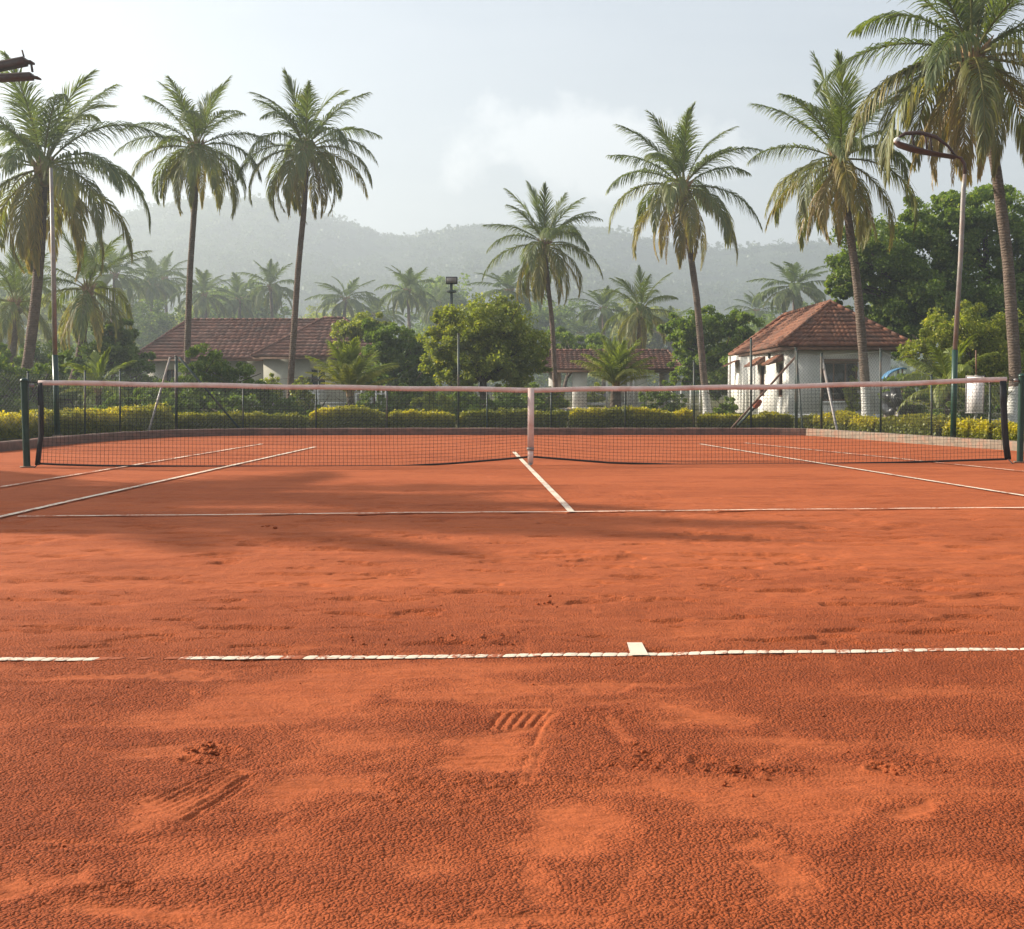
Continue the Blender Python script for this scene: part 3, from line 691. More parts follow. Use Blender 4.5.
# ------------------------------------------------------------------ leaves
def leaf_arrays(C, S, rng, up=.35, asp=.42, outdir=None):
    n = len(C); D = rng.normal(size=(n, 3)); 
    if outdir is not None: D = D + outdir * .8
    D[:, 2] -= .25; D /= np.linalg.norm(D, axis=1)[:, None]
    Nn = rng.normal(size=(n, 3)) * .8; Nn[:, 2] += up * 3
    W = np.cross(D, Nn); W /= np.linalg.norm(W, axis=1)[:, None] + 1e-9
    S = np.broadcast_to(S, (n,))[:, None] * rng.uniform(.6, 1.3, (n, 1))
    N2 = np.cross(W, D)
    V = np.stack([C - D * S * .5, C + W * S * asp - D * S * .05 + N2 * S * .08, C + D * S * .5, C - W * S * asp - D * S * .05 + N2 * S * .08], 1).reshape(-1, 3)
    Q = np.arange(4 * n).reshape(n, 4)
    return V, Q
def crown(blobs, n, leaf, seed, clump=.24, sub=26, yel=.12, inner=.35, rough=.3):
    """leaves gathered in clusters through the crown's volume; blobs = (cx,cy,cz, rx,ry,rz)"""
    rng = np.random.RandomState(seed); Cs = []; va = []; ye = []; od = []
    vol = np.array([(b[3] * b[4] * b[5]) ** (2 / 3) for b in blobs]); vol = vol / vol.sum()
    for b, w in zip(blobs, vol):
        c = np.array(b[:3]); R = np.array(b[3:6]); ns = max(8, int(sub * (w * len(blobs)) ** .8))
        d = rng.normal(size=(ns, 3)); d /= np.linalg.norm(d, axis=1)[:, None]
        rad = np.where(rng.rand(ns) < inner, rng.uniform(.15, .75, ns), rng.uniform(.72, 1.0, ns)) * (1 + rough * (rng.rand(ns) - .6))
        sc_ = c + d * rad[:, None] * R
        m = int(n * w); k = rng.randint(0, ns, m); cs = clump * R.mean() * rng.uniform(.5, 1.4, ns)
        g = rng.normal(size=(m, 3)); g /= np.linalg.norm(g, axis=1)[:, None]
        r = rng.rand(m) ** .45
        P = sc_[k] + g * (r * cs[k])[:, None] * np.array([1, 1, .75])
        tone = rng.rand(ns)
        Cs.append(P); va.append(np.clip(.55 * tone[k] + .45 * rng.rand(m), 0, 1)); ye.append((rng.rand(m) < yel) * rng.rand(m)); od.append(g)
    P = np.concatenate(Cs); keep = P[:, 2] > .05
    P = P[keep]; va = np.concatenate(va)[keep]; ye = np.concatenate(ye)[keep]; od = np.concatenate(od)[keep]
    V, Q = leaf_arrays(P, leaf, rng, outdir=od)
    return V, Q, np.repeat(va, 4), np.repeat(ye, 4)
def tree(name, label, cat, base, blobs, n, leaf, mat, seed, trunk_r=.15, forks=6, group=None, clump=.24, sub=26, yel=.12, inner=.35, trunk=True, bark='bark', rough=.3):
    t = thing(name, label, cat, base, group)
    V, Q, va, ye = crown(blobs, n, leaf, seed, clump, sub, yel, inner, rough)
    mk('crown' if trunk else 'foliage', V, Q, M[mat], t, attrs={'var': va, 'yel': ye})
    rng = np.random.RandomState(seed + 1); mb = MB(); b = np.array(base, float); b[2] = 0
    cz = np.mean([q[2] for q in blobs]); mid = b + (np.array([np.mean([q[0] for q in blobs]), np.mean([q[1] for q in blobs]), cz * .55]) - b) * 1.0
    mid[:2] = b[:2] + (mid[:2] - b[:2]) * .35
    q = [b, b + (mid - b) * .5 + rng.normal(size=3) * .04, mid]
    mb.tube(q, [trunk_r * 1.25, trunk_r, trunk_r * .8], 10)
    for k in range(min(forks, len(blobs))):
        c = np.array(blobs[k][:3]); m1 = mid + (c - mid) * .5 + rng.normal(size=3) * .15
        mb.tube([mid - [0, 0, .1], m1, c, c + rng.normal(size=3) * .4], [trunk_r * .55, trunk_r * .4, trunk_r * .2, .01], 7)
        for _ in range(3):
            e = c + rng.normal(size=3) * np.array(blobs[k][3:6]) * .5
            mb.tube([m1, (m1 + e) / 2 + rng.normal(size=3) * .1, e], [trunk_r * .25, trunk_r * .15, .008], 5)
    mb.build('trunk' if trunk else 'stem', M[bark], t, True)
    return t
def B(u, v, Y, ru, rv, ry=None):          # an ellipsoid of foliage measured on the photo
    c = at(u, v, Y); k = Y / F
    return (c[0], c[1], c[2], ru * k, (ry if ry else ru) * k, rv * k)

# ------------------------------------------------------------------ hedges
def hedge(label, pts, h, wd, n, seed, yel=.5, group='clipped yellow green hedges along the kerb', leaf=.06, bumpy=.24):
    pts = np.array(pts, float); d = np.linalg.norm(np.diff(pts, axis=0), axis=1); cum = np.concatenate([[0], np.cumsum(d)]); L = cum[-1]
    rng = np.random.RandomState(seed); s = rng.rand(n) * L; x0 = np.interp(s, cum, pts[:, 0]); y0 = np.interp(s, cum, pts[:, 1])
    k = np.clip(np.searchsorted(cum, s) - 1, 0, len(d) - 1); e = np.diff(pts, axis=0)[k] / d[k][:, None]; nn = np.stack([-e[:, 1], e[:, 0]], 1)
    hh = h * (1 + bumpy * 2 * (fbm(s * 1.5, s * 0 + seed, 3, 3) - .5) + bumpy * 1.2 * (fbm(s * 5, s * 0 + seed, 4, 2) - .5))
    en = np.minimum(s, L - s); hh = hh * (.80 + .20 * sstep(0, .2, en))
    a = rng.rand(n) * 2 * PI; rr = rng.rand(n) ** .28
    ww = np.cos(a); hz = np.sin(a)                              # rounded box section
    q = np.maximum(np.abs(ww), np.abs(hz)) ** .75
    ww = ww / q * rr; hz = hz / q * rr
    P = np.column_stack([x0 + nn[:, 0] * ww * wd / 2, y0 + nn[:, 1] * ww * wd / 2, .04 + hh * (.5 + .5 * hz) + rng.normal(size=n) * .012])
    out = np.column_stack([nn * ww[:, None], hz])
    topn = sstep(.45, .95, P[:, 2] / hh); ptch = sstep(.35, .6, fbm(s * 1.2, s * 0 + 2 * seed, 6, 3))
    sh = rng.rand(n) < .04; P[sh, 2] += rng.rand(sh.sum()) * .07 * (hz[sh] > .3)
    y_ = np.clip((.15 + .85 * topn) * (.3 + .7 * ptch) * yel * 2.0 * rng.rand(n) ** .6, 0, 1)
    V, Q = leaf_arrays(P, leaf, rng, outdir=out)
    t = thing('hedge', label, 'hedge', (pts[0][0], pts[0][1], .04), group)
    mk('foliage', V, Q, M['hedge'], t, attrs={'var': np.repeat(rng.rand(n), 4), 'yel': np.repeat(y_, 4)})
    mb = MB()
    for k in range(int(L / .35) + 1):
        s_ = k * .35; px, py = np.interp(s_, cum, pts[:, 0]), np.interp(s_, cum, pts[:, 1])
        for _ in range(3): mb.tube([[px, py, 0], [px + rng.normal() * .09, py + rng.normal() * .07, h * .45], [px + rng.normal() * .16, py + rng.normal() * .1, h * .85]], [.014, .010, .004], 5, False)
    mb.tube(np.column_stack([pts, np.full(len(pts), .02)]), .02, 5)
    mb.build('stem', M['bark'], t)
def off(u, v, dy=.0): g = gnd(u, v); return (g[0], g[1] + dy)
hedge('bright yellow topped hedge behind the kerb at the left frame edge', [off(-70, 446), off(0, 442.2), off(40, 439.8), off(75, 437.4), off(112, 435)], 0.48, .60, 23000, 1, .62)
hedge('yellow green hedge just left of the braced corner post', [off(113, 434.8), off(140, 433.2), off(163, 432)], 0.52, .6, 11000, 2, .55)
hedge('dark green low hedge to the right of the braced left corner post', [off(166, 431.7), off(215, 430.6), off(308, 430.2)], 0.40, .6, 15000, 3, .22)
hedge('yellow flushed hedge below the young palm, left of centre', [off(311, 430.1), off(385, 430.1)], 0.47, .6, 11000, 4, .60)
hedge('yellow topped low hedge left of the dark middle fence post', [off(388, 430.1), off(455, 430)], 0.42, .6, 10000, 5, .46)
hedge('dull green low hedge under the round olive tree', [off(460, 430), off(566, 430)], 0.42, .62, 14000, 6, .24)
hedge('clipped yellow topped hedge in front of the white pillars', [off(570, 430), off(672, 430)], 0.46, .62, 15000, 7, .42)
hedge('bright yellow hedge right of the white pillars', [off(674, 430), off(693, 430)], 0.48, .62, 4500, 8, .6)
hedge('patchy low hedge under the side windows of the white house', [off(698, 430), off(792, 430.2)], 0.34, .6, 12000, 9, .38, bumpy=.3)
hedge('rounded yellow green bush under the corner of the white house', [off(806, 432.0), off(820, 432.6)], 0.36, .6, 3500, 10, .5)
hedge('rounded yellow green bush right of the sloping pale brace', [off(824, 432.8), off(856, 434.6)], 0.42, .62, 6500, 11, .5)
hedge('yellow green bush at the foot of the limed palm trunk', [off(860, 434.9), off(884, 436.6)], 0.38, .6, 5500, 12, .5)
hedge('full yellow green bush between two slim fence posts', [off(889, 436.8), off(950, 441)], 0.38, .65, 13000, 13, .48)
hedge('full yellow green bush below the pink white sign', [off(957, 441.5), off(1003, 445)], 0.38, .65, 10000, 14, .50)
hedge('yellow green bush behind the right net post', [off(1008, 445.4), off(1075, 450)], 0.38, .65, 10000, 15, .48)

# ------------------------------------------------------------------ coconut palms
def frond(mb, mr, base, az, e0, bend, L, rng, yel, lw=.045, n=46, tight=0., hang=1., sag=0., lf=.235):
    m = 14; s = np.linspace(0, 1, m); el = np.radians(e0 - bend * s ** 1.35); az_ = az + rng.normal() * .25 * s ** 2
    step = L / (m - 1); P = [np.array(base, float)]
    for k in range(1, m):
        d = np.array([math.cos(az_[k]) * math.cos(el[k]), math.sin(az_[k]) * math.cos(el[k]), math.sin(el[k])]); P.append(P[-1] + d * step)
    P = np.array(P); T = np.gradient(P, axis=0); T /= np.linalg.norm(T, axis=1)[:, None]
    mr.tube(P, np.linspace(.030, .005, m) * (L / 3.2), 5, False, yel=np.full(m * 5, min(1, yel * .6 + .25)), var=np.full(m * 5, .8))
    t = np.concatenate([np.linspace(.14, .99, n)] * 2) + rng.uniform(-.004, .004, 2 * n); t = np.clip(t, .1, 1)
    side = np.repeat([1, -1], n)
    C = np.stack([np.interp(t, s, P[:, k]) for k in range(3)], 1); D = np.stack([np.interp(t, s, T[:, k]) for k in range(3)], 1); D /= np.linalg.norm(D, axis=1)[:, None]
    hor = np.array([-math.sin(az), math.cos(az), 0.]); U = np.cross(D, hor); U *= np.sign(U[:, 2:3]) + (U[:, 2:3] == 0)
    if True: Sd = np.cross(D, U); Sd /= np.linalg.norm(Sd, axis=1)[:, None]
    Sd = Sd * side[:, None]
    ll = L * lf * (np.clip((t - .08) / .25, .25, 1) ** .6) * np.clip((1.06 - t) / .55, .18, 1) ** .75 * rng.uniform(.86, 1.1, 2 * n)
    fw = np.radians(38 + 34 * t + 28 * tight); fw = np.minimum(fw, np.radians(78))
    dir1 = Sd * np.cos(fw)[:, None] + D * np.sin(fw)[:, None] + U * (.25 * (1 - t) - .05)[:, None] * (1 - .5 * yel); dir1 += rng.normal(size=(2 * n, 3)) * .07
    dir1 /= np.linalg.norm(dir1, axis=1)[:, None]
    g = np.array([0, 0, -1.]); dir2 = dir1 + g * (1.0 * hang * rng.uniform(.7, 1.4, (2 * n, 1))); dir2 /= np.linalg.norm(dir2, axis=1)[:, None]
    dir3 = dir2 + g * (.9 * hang); dir3 /= np.linalg.norm(dir3, axis=1)[:, None]
    p0 = C; p1 = p0 + dir1 * (ll * .36)[:, None]; p2 = p1 + dir2 * (ll * .36)[:, None]; p3 = p2 + dir3 * (ll * .30)[:, None]
    W = np.cross(dir1, U + .35 * rng.normal(size=(2 * n, 3))); W /= np.linalg.norm(W, axis=1)[:, None] + 1e-9
    w = lw * (L / 3.2); 
    V = np.stack([p0 - W * w * .35, p0 + W * w * .35, p1 - W * w * .55, p1 + W * w * .55, p2 - W * w * .42, p2 + W * w * .42, p3 - W * w * .05, p3 + W * w * .05], 1).reshape(-1, 3)
    q = np.arange(2 * n)[:, None] * 8; Q = np.concatenate([q + np.array([[0, 1, 3, 2]]), q + np.array([[2, 3, 5, 4]]), q + np.array([[4, 5, 7, 6]])])
    tone = np.clip(.25 + .5 * rng.rand() + .35 * (rng.rand(2 * n) - .5), 0, 1)
    yl = np.clip(yel * rng.uniform(.5, 1.3, 2 * n) + .12 * (rng.rand(2 * n) < .1), 0, 1)
    ya = np.stack([yl * .6, yl * .6, yl * .8, yl * .8, np.minimum(1, yl * 1.1 + .03), np.minimum(1, yl * 1.1 + .03), np.minimum(1, yl * 1.3 + .10), np.minimum(1, yl * 1.3 + .10)], 1).ravel()
    mb.add(V, Q, var=np.repeat(tone, 8), yel=ya)
def palm_crown(parent, top, L, rng, nf=30, mat='palm', yel=.5, lw=.034, n=62, emax=84, emin=-52, dry=2, nuts=True, azs=None, hangy=1., bendk=1.):
    mb = MB(); tot = nf
    az0 = rng.rand() * 6.28; wz = rng.rand() * 6.28; wa = rng.uniform(4, 13); bk = rng.uniform(.85, 1.15)
    for k in range(nf):
        r = k / (nf - 1); az = az0 + k * 2.39996 + rng.normal() * .18
        e0 = emax - (emax - emin) * r ** .92 + rng.normal() * 7 + wa * math.cos(az - wz) * min(1, r * 3)
        bend = 26 + 62 * min(1, r * 1.9) - 34 * max(0, r - .6) / .4 + rng.normal() * 9
        if r < .20: bend = 24 + rng.rand() * 30
        bend *= bendk * bk
        if .3 < r < .95 and rng.rand() < .06: continue
        Lk = L * (1.0 + .10 * math.sin(r * PI) - .05 * (r < .2)) * rng.uniform(.9, 1.08) * (1 - .12 * max(0, r - .7) / .3)
        y = yel * max(0, r - .42) / .58 * rng.uniform(.5, 1.2)
        st = np.array([math.cos(az), math.sin(az), 0]) * .10 + np.array([0, 0, .30 - .38 * r])
        frond(mb, mb, top + st * (L / 3.2), az, e0, bend, Lk, rng, y, lw, n, tight=max(0, .35 - r * 4), hang=hangy * (.15 + 1.0 * min(1, r * 2.0)), lf=.30 - .10 * sstep(.6, .95, r))
    mb.build('crown', M[mat], parent)
    for k in range(dry):
        mb = MB(); az = rng.rand() * 6.28
        frond(mb, mb, top + np.array([0, 0, -.18]), az, -38 - 20 * rng.rand(), 40, L * .85, rng, .8, lw * .7, n // 2, hang=1.3, lf=.16)
        mb.build('dry_frond', M['dry'], parent)
    s = L / 3.2
    mb = MB()
    for k in range(16):
        az = k * 2.4; d = np.array([math.cos(az), math.sin(az), 0])
        mb.tube([top + d * .10 * s + [0, 0, -.42 * s], top + d * .17 * s + [0, 0, -.12 * s], top + d * .22 * s + [0, 0, .15 * s], top + d * (.34 + .1 * rng.rand()) * s + [0, 0, (.26 + .25 * rng.rand()) * s]], [.05 * s, .065 * s, .05 * s, .012 * s], 6)
    mb.build('leaf_sheath', M['sheath'], parent, True)
    if nuts:
        for k in range(7):
            az = rng.rand() * 6.28; mb = MB(); c = top + np.array([math.cos(az) * .27, math.sin(az) * .27, -.18 - .22 * rng.rand()]) * s; z = np.linspace(-.115, .115, 7) * s
            mb.tube([[c[0], c[1], c[2] + a] for a in z], np.array([.02, .075, .098, .102, .09, .06, .015]) * s, 9)
            mb.build('coconut', M['nut'], parent, True)
M['nut'] = simple('young_coconut_husk', (.20, .17, .05), .5, .35, 6)
def trunk_tube(pts, r0, r1, mat, parent, flare=1.5):
    P = np.array(pts, float); c = np.concatenate([[0], np.cumsum(np.linalg.norm(np.diff(P, axis=0), axis=1))]); n = max(14, int(c[-1] / .14)); t = np.linspace(0, c[-1], n)
    Q = np.stack([np.interp(t, c, P[:, k]) for k in range(3)], 1)
    for _ in range(max(4, n // 6)): Q[1:-1] = (Q[:-2] + 2 * Q[1:-1] + Q[2:]) / 4
    s = t / c[-1]; r = r1 + (r0 - r1) * (1 - s) ** .8 + r0 * (flare - 1) * np.exp(-t / .35)
    r = r * (1 + .05 * (_h(np.arange(n), np.zeros(n), 5) - .5)) * (1 + .05 * (fbm(t * 2, t * 0, 3, 2) - .5))
    mb = MB(); mb.tube(Q, r, 12); return mb.build('trunk', M[mat], parent, True)
PALMS = 'tall coconut palms round the court'
def palm(label, Y, px, L, seed, r0=.19, r1=.13, mat='ptrunk', group=PALMS, **k):
    """px = trunk points on the photo from foot to crown"""
    rng = np.random.RandomState(seed); pts = [at(u, v, Y) for u, v in px]; pts[0][2] = 0
    t = thing('coconut_palm', label, 'palm tree', (*pts[0][:2], 0), group)
    trunk_tube(pts, r0, r1, mat, t); palm_crown(t, pts[-1], L, rng, **k); return t
palm('huge leafy coconut palm at the left edge, its crown crossing the thin grey pole', 40, [(16, 421), (27, 370), (36, 300), (41, 235), (43, 172)], 3.55, 11, .175, .14, nf=36, n=72, lw=.030, yel=.75)
palm('tall slim coconut palm left of the left tiled roof, its foot limed white', 46, [(190, 416.5), (187, 355), (190, 270), (195, 200), (197, 150)], 2.6, 22, .12, .09, 'ptrunk_w', nf=34, yel=.5, emin=-46)
palm('tall slim coconut palm standing before the left tiled roof', 46, [(289, 416.5), (291, 375), (298, 270), (305, 200), (306, 152)], 2.65, 31, .12, .09, nf=34, yel=.65, emin=-46)
palm('shorter coconut palm in the centre, right of the round olive tree', 52, [(558, 413.5), (555, 380), (552, 320), (548, 285), (545, 247)], 2.5, 42, .105, .08, nf=36, yel=.6, emin=-55)
palm('leaning coconut palm right of centre, left of the white house', 48, [(708, 415.5), (704, 380), (697, 300), (688, 235), (683, 190)], 3.05, 53, .135, .10, 'ptrunk_w', nf=37, yel=.8, emin=-52)
palm('coconut palm in front of the white house, its foot limed white', 36, [(868, 424.5), (865, 380), (858, 290), (847, 210), (839, 162)], 2.75, 64, .135, .10, 'ptrunk_w', nf=36, n=68, yel=.85, emin=-48, dry=4, lw=.029)
palm('big coconut palm at the upper right corner, its crown cut by the frame', 32, [(1012, 429), (1016, 380), (1008, 260), (995, 160), (972, 62)], 3.65, 75, .155, .115, 'ptrunk_w', nf=38, n=80, yel=.9, emin=-40, dry=3, lw=.028)
palm('coconut palm leaning out of the frame at the left, behind the huge leafy one', 50, [(60, 414), (76, 370), (84, 330), (88, 292)], 2.7, 86, .15, .12, nf=25, yel=.7, group='shorter coconut palms at the left')
palm('hazy coconut palm at the far left edge, right behind the huge trunk', 58, [(4, 411), (10, 370), (16, 330), (15, 305)], 2.8, 97, .15, .12, nf=22, yel=.4, mat='ptrunk', group='shorter coconut palms at the left')
palm('coconut palm rising behind the centre pavilion roof', 66, [(640, 408), (638, 360), (640, 330), (641, 312)], 2.35, 108, .16, .13, nf=26, yel=.55, group='palms behind the pavilion')

# palms off to the left whose crowns throw the shadows on the clay
def offpalm(x, y, h, L, seed, label):
    rng = np.random.RandomState(seed); t = thing('coconut_palm', label, 'palm tree', (x, y, 0), PALMS)
    trunk_tube([[x, y, 0], [x + .3, y, h * .5], [x + .9, y - .1, h]], .2, .13, 'ptrunk', t); palm_crown(t, np.array([x + .9, y - .1, h]), L, rng, nf=34, n=56, lw=.062)
offpalm(-20.0, 15.7, 7.6, 3.1, 121, 'coconut palm outside the left frame edge, beside the near half of the court')
offpalm(-20.6, 18.0, 7.8, 3.0, 122, 'coconut palm outside the left frame edge, level with the net')
tree('shade_tree', 'broad leafy shade tree outside the left frame edge beside the court', 'tree', (-15.6, 13.4, 0), [(-15.2, 13.5, 5.3, 2.0, 1.6, 1.4), (-16.8, 15.0, 5.0, 1.8, 1.4, 1.2), (-14.4, 12.3, 4.2, 1.5, 1.0, .9)], 40000, .17, 'tree', 130, .22)

# young palms
def young(label, Y, base, top, L, seed, r0, mat, **k):
    rng = np.random.RandomState(seed); pts = [at(*base, Y), at((base[0] + top[0]) / 2, (base[1] + top[1]) / 2, Y), at(*top, Y)]; pts[0][2] = 0
    t = thing('young_palm', label, 'palm tree', (*pts[0][:2], 0), 'young palms behind the fence')
    trunk_tube(pts, r0, r0 * .8, 'bark', t, 1.2); palm_crown(t, pts[-1], L, rng, mat=mat, nuts=False, dry=0, **k)
young('bright lime green young palm before the tiled roof, left of centre', 41, (352, 419), (350, 394), 1.6, 201, .13, 'palm_young', nf=28, yel=.55, emax=90, emin=40, bendk=.55, lw=.05, hangy=.5)
young('squat young palm with a thick brown trunk in front of the pavilion', 45, (615, 417), (616, 386), 1.55, 202, .20, 'palm_young', nf=32, yel=.6, emax=90, emin=44, bendk=.6, lw=.045, hangy=.7)
young('drooping yellow green young palm left of the green lamp pole', 31.5, (950, 430), (948, 388), 1.35, 203, .10, 'palm_young', nf=15, yel=.35, emax=80, emin=0, lw=.05, hangy=1.1)
young('small pale young palm behind the hedge at the left', 36, (100, 424), (98, 392), 1.25, 204, .09, 'palm_young', nf=13, yel=.15, emax=82, emin=10, lw=.07, hangy=.6)

# ------------------------------------------------------------------ leafy trees and shrubs
T_ = 'leafy trees behind the fence'
tree('round_tree', 'round bushy olive green tree in the middle, right of the slim floodlight mast', 'tree', gnd(482, 420), [B(478, 318, 41, 42, 22), B(500, 338, 41, 48, 34), B(455, 345, 41, 32, 30), B(435, 352, 41, 20, 24), B(522, 352, 41, 24, 28), B(484, 362, 41, 46, 22), B(460, 374, 41, 26, 14), B(512, 374, 41, 28, 14), B(486, 340, 41, 40, 30), B(505, 312, 41, 22, 16), B(540, 362, 41, 12, 18), B(445, 325, 41, 18, 16)], 66000, .085, 'olive', 301, .13, group=T_, clump=.22, sub=60, yel=.22)
tree('broad_tree', 'broad dark green tree filling the right side behind the white house', 'tree', (18.8, 49, 0), [B(880, 262, 49, 52, 40), B(935, 232, 49, 48, 40), B(985, 225, 49, 46, 44), B(1035, 250, 49, 45, 60), B(850, 285, 49, 26, 28), B(915, 300, 49, 60, 40), B(975, 300, 49, 60, 50), B(862, 252, 49, 24, 22), B(955, 205, 49, 24, 18), B(1010, 320, 49, 40, 50), B(900, 330, 49, 40, 26), B(840, 300, 49, 16, 18)], 150000, .12, 'tree', 302, .35, 8, group=T_, clump=.20, sub=70, yel=.15)
tree('scrub_tree', 'scraggly brownish green tree behind the pink white sign', 'tree', (13.1, 36, 0), [B(960, 335, 36, 36, 34), B(1000, 345, 36, 34, 40), B(925, 352, 36, 24, 24), B(985, 380, 36, 44, 28), B(935, 385, 36, 34, 26), B(1035, 370, 36, 30, 50)], 52000, .075, 'olive', 303, .10, 6, group=T_, clump=.26, sub=50, yel=.32, inner=.5)
tree('bushy_tree', 'dark bushy tree left of the round olive tree', 'tree', (-4.9, 49, 0), [B(392, 345, 49, 28, 24), B(415, 362, 49, 26, 26), B(378, 372, 49, 24, 26), B(405, 390, 49, 34, 20), B(372, 335, 49, 16, 14)], 34000, .10, 'dark', 304, .13, group=T_, clump=.26, sub=44)
tree('bushy_tree', 'dark green tree between the leaning palm and the white house', 'tree', (10.4, 56, 0), [B(705, 335, 56, 34, 26), B(740, 335, 56, 26, 24), B(675, 330, 56, 20, 20), B(722, 365, 56, 40, 30), B(690, 372, 56, 22, 26), B(755, 372, 56, 22, 28)], 44000, .115, 'tree', 305, .15, group=T_, clump=.24, sub=44, yel=.2)
tree('bushy_tree', 'mid green bush with small leaves before the left tiled roof', 'tree', (-9.2, 37, 0), [B(205, 368, 37, 24, 26), B(232, 385, 37, 26, 24), B(188, 388, 37, 26, 26), B(215, 402, 37, 46, 18), B(255, 398, 37, 20, 18)], 36000, .075, 'dark', 306, .10, group=T_, clump=.26, sub=44, yel=.2)
tree('bushy_tree', 'dense green tree in front of the left end of the tiled roof', 'tree', (-15.4, 50, 0), [B(112, 350, 50, 26, 30), B(135, 372, 50, 24, 28), B(90, 372, 50, 26, 28), B(120, 395, 50, 44, 20), B(148, 395, 50, 18, 20), B(120, 330, 50, 16, 14)], 36000, .11, 'dark', 307, .15, group=T_, clump=.26, sub=44)
tree('bushy_tree', 'green thicket tree behind the left net post', 'tree', (-14.4, 38, 0), [B(5, 385, 38, 30, 30), B(45, 390, 38, 26, 26), B(-30, 370, 38, 30, 34), B(20, 405, 38, 50, 18), B(70, 400, 38, 18, 18), B(60, 360, 38, 14, 14)], 36000, .08, 'dark', 308, .12, group=T_, clump=.26, sub=44, yel=.25)
tree('bushy_tree', 'small green tree beside the pavilion roof, behind the squat young palm', 'tree', (2.2, 62, 0), [B(565, 345, 70, 22, 16), B(585, 358, 62, 14, 16), B(600, 350, 66, 18, 16)], 16000, .11, 'tree', 309, .10, group=T_, clump=.28, yel=.3)
tree('bushy_tree', 'leafy tree covering the right end of the left tiled roof', 'tree', (-6.6, 54, 0), [B(352, 330, 54, 20, 10), B(370, 325, 54, 20, 12), B(345, 345, 54, 10, 12), B(300, 385, 54, 12, 10)], 12000, .10, 'olive', 310, .10, group=T_, clump=.3, yel=.3)
S_ = 'shrubs behind the fence'
def shrub(label, u, v0, v1, w, Y, seed, n=9000, mat='dark', leaf=.07, yel=.15):
    c = at(u, (v0 + v1) / 2, Y); b = (c[0], Y, 0)
    bl = [B(u - w * .45, (v0 + v1) / 2 + 4, Y, w * .5, (v1 - v0) * .45), B(u + w * .1, (v0 * .55 + v1 * .45), Y + .3, w * .5, (v1 - v0) * .45), B(u + w * .5, (v0 + v1) / 2 + 5, Y, w * .42, (v1 - v0) * .42), B(u, v1 - 4, Y, w * .7, (v1 - v0) * .35)]
    tree('shrub', label, 'shrub', b, bl, n, leaf, mat, seed, .03, 4, S_, clump=.3, sub=22, yel=yel, trunk=False)
shrub('shadowy shrub behind the hedge, left of the bracing pipe', 132, 388, 425, 34, 33, 401, 12000)
shrub('shadowy shrub behind the hedge between bracing pipes', 178, 392, 425, 26, 33.5, 402, 9000)
shrub('dark shrub low before the left house wall', 240, 392, 424, 34, 34, 403, 11000)
shrub('pale rounded bush under the tiled roof beside the second tall palm', 205 + 66, 372, 398, 16, 44, 404, 5000, 'olive', .07, .4)
shrub('lime bush at the foot of the second tall palm', 303, 372, 418, 14, 40, 405, 5000, 'palm_young', .07, .3)
shrub('small bush in front of the picket fence', 318, 404, 424, 14, 35, 406, 3500)
shrub('dark shrub behind the grey fence post left of centre', 400, 382, 424, 26, 36, 407, 9000)
shrub('olive green shrub left of the dark tall fence post', 432, 386, 424, 24, 35, 408, 8000, 'olive', .06, .2)
shrub('dark leafy shrub below the white pickets at the left', 285, 394, 424, 22, 37, 421, 7000)
shrub('broad dark thicket far under the round olive tree, left part', 455, 380, 420, 40, 54, 426, 14000, 'dark', .1)
shrub('broad dark thicket far under the round olive tree, right part', 525, 380, 420, 40, 55, 427, 14000, 'dark', .1)
shrub('dark shrub behind the lime green young palm', 368, 388, 424, 24, 43.5, 422, 9000)
shrub('wide dark shrub right of the left corner post', 158, 380, 424, 30, 42, 423, 12000)
shrub('dark shrub in the gap right of the round olive tree trunk', 530, 390, 424, 26, 38.5, 424, 8000)
shrub('dark green shrub left of the round olive tree trunk', 460, 388, 424, 28, 39, 425, 9000)
shrub('shadowed shrub under the round olive tree', 500, 392, 424, 36, 37, 409, 10000)
shrub('green shrub left of the first white pillar', 548, 385, 424, 26, 40, 410, 8000, 'olive', .07, .2)
shrub('green shrub seen between the white pillars', 592, 378, 418, 18, 63, 411, 6000, 'olive', .1, .2)
shrub('dark shrub right of the second white pillar', 662, 380, 422, 26, 46, 412, 8000)
shrub('spiky green plant in front of the white house, by the leaning palm', 726, 398, 426, 18, 36, 413, 5000, 'tree', .09, .25)
shrub('bushy green shrub left of the white house', 742, 385, 422, 20, 52, 414, 6000)
shrub('dark shrub right of the white house corner', 905, 372, 430, 26, 34.5, 415, 11000)
shrub('dark shrub behind the pink white sign', 965, 388, 434, 38, 31.5, 416, 12000)
shrub('dark shrub behind the right net post', 1025, 392, 436, 34, 32.5, 417, 9000)
shrub('dark creeper growing on the front wall of the white house', 853, 368, 412, 9, 40.9, 418, 2500, 'olive', .07, .1)
shrub('green thicket behind the huge left palm trunk', 40, 330, 412, 44, 56, 419, 16000, 'dark', .11, .25)
shrub('green thicket at the far left edge of the frame', -12, 335, 412, 34, 46, 420, 14000, 'dark', .10, .25)

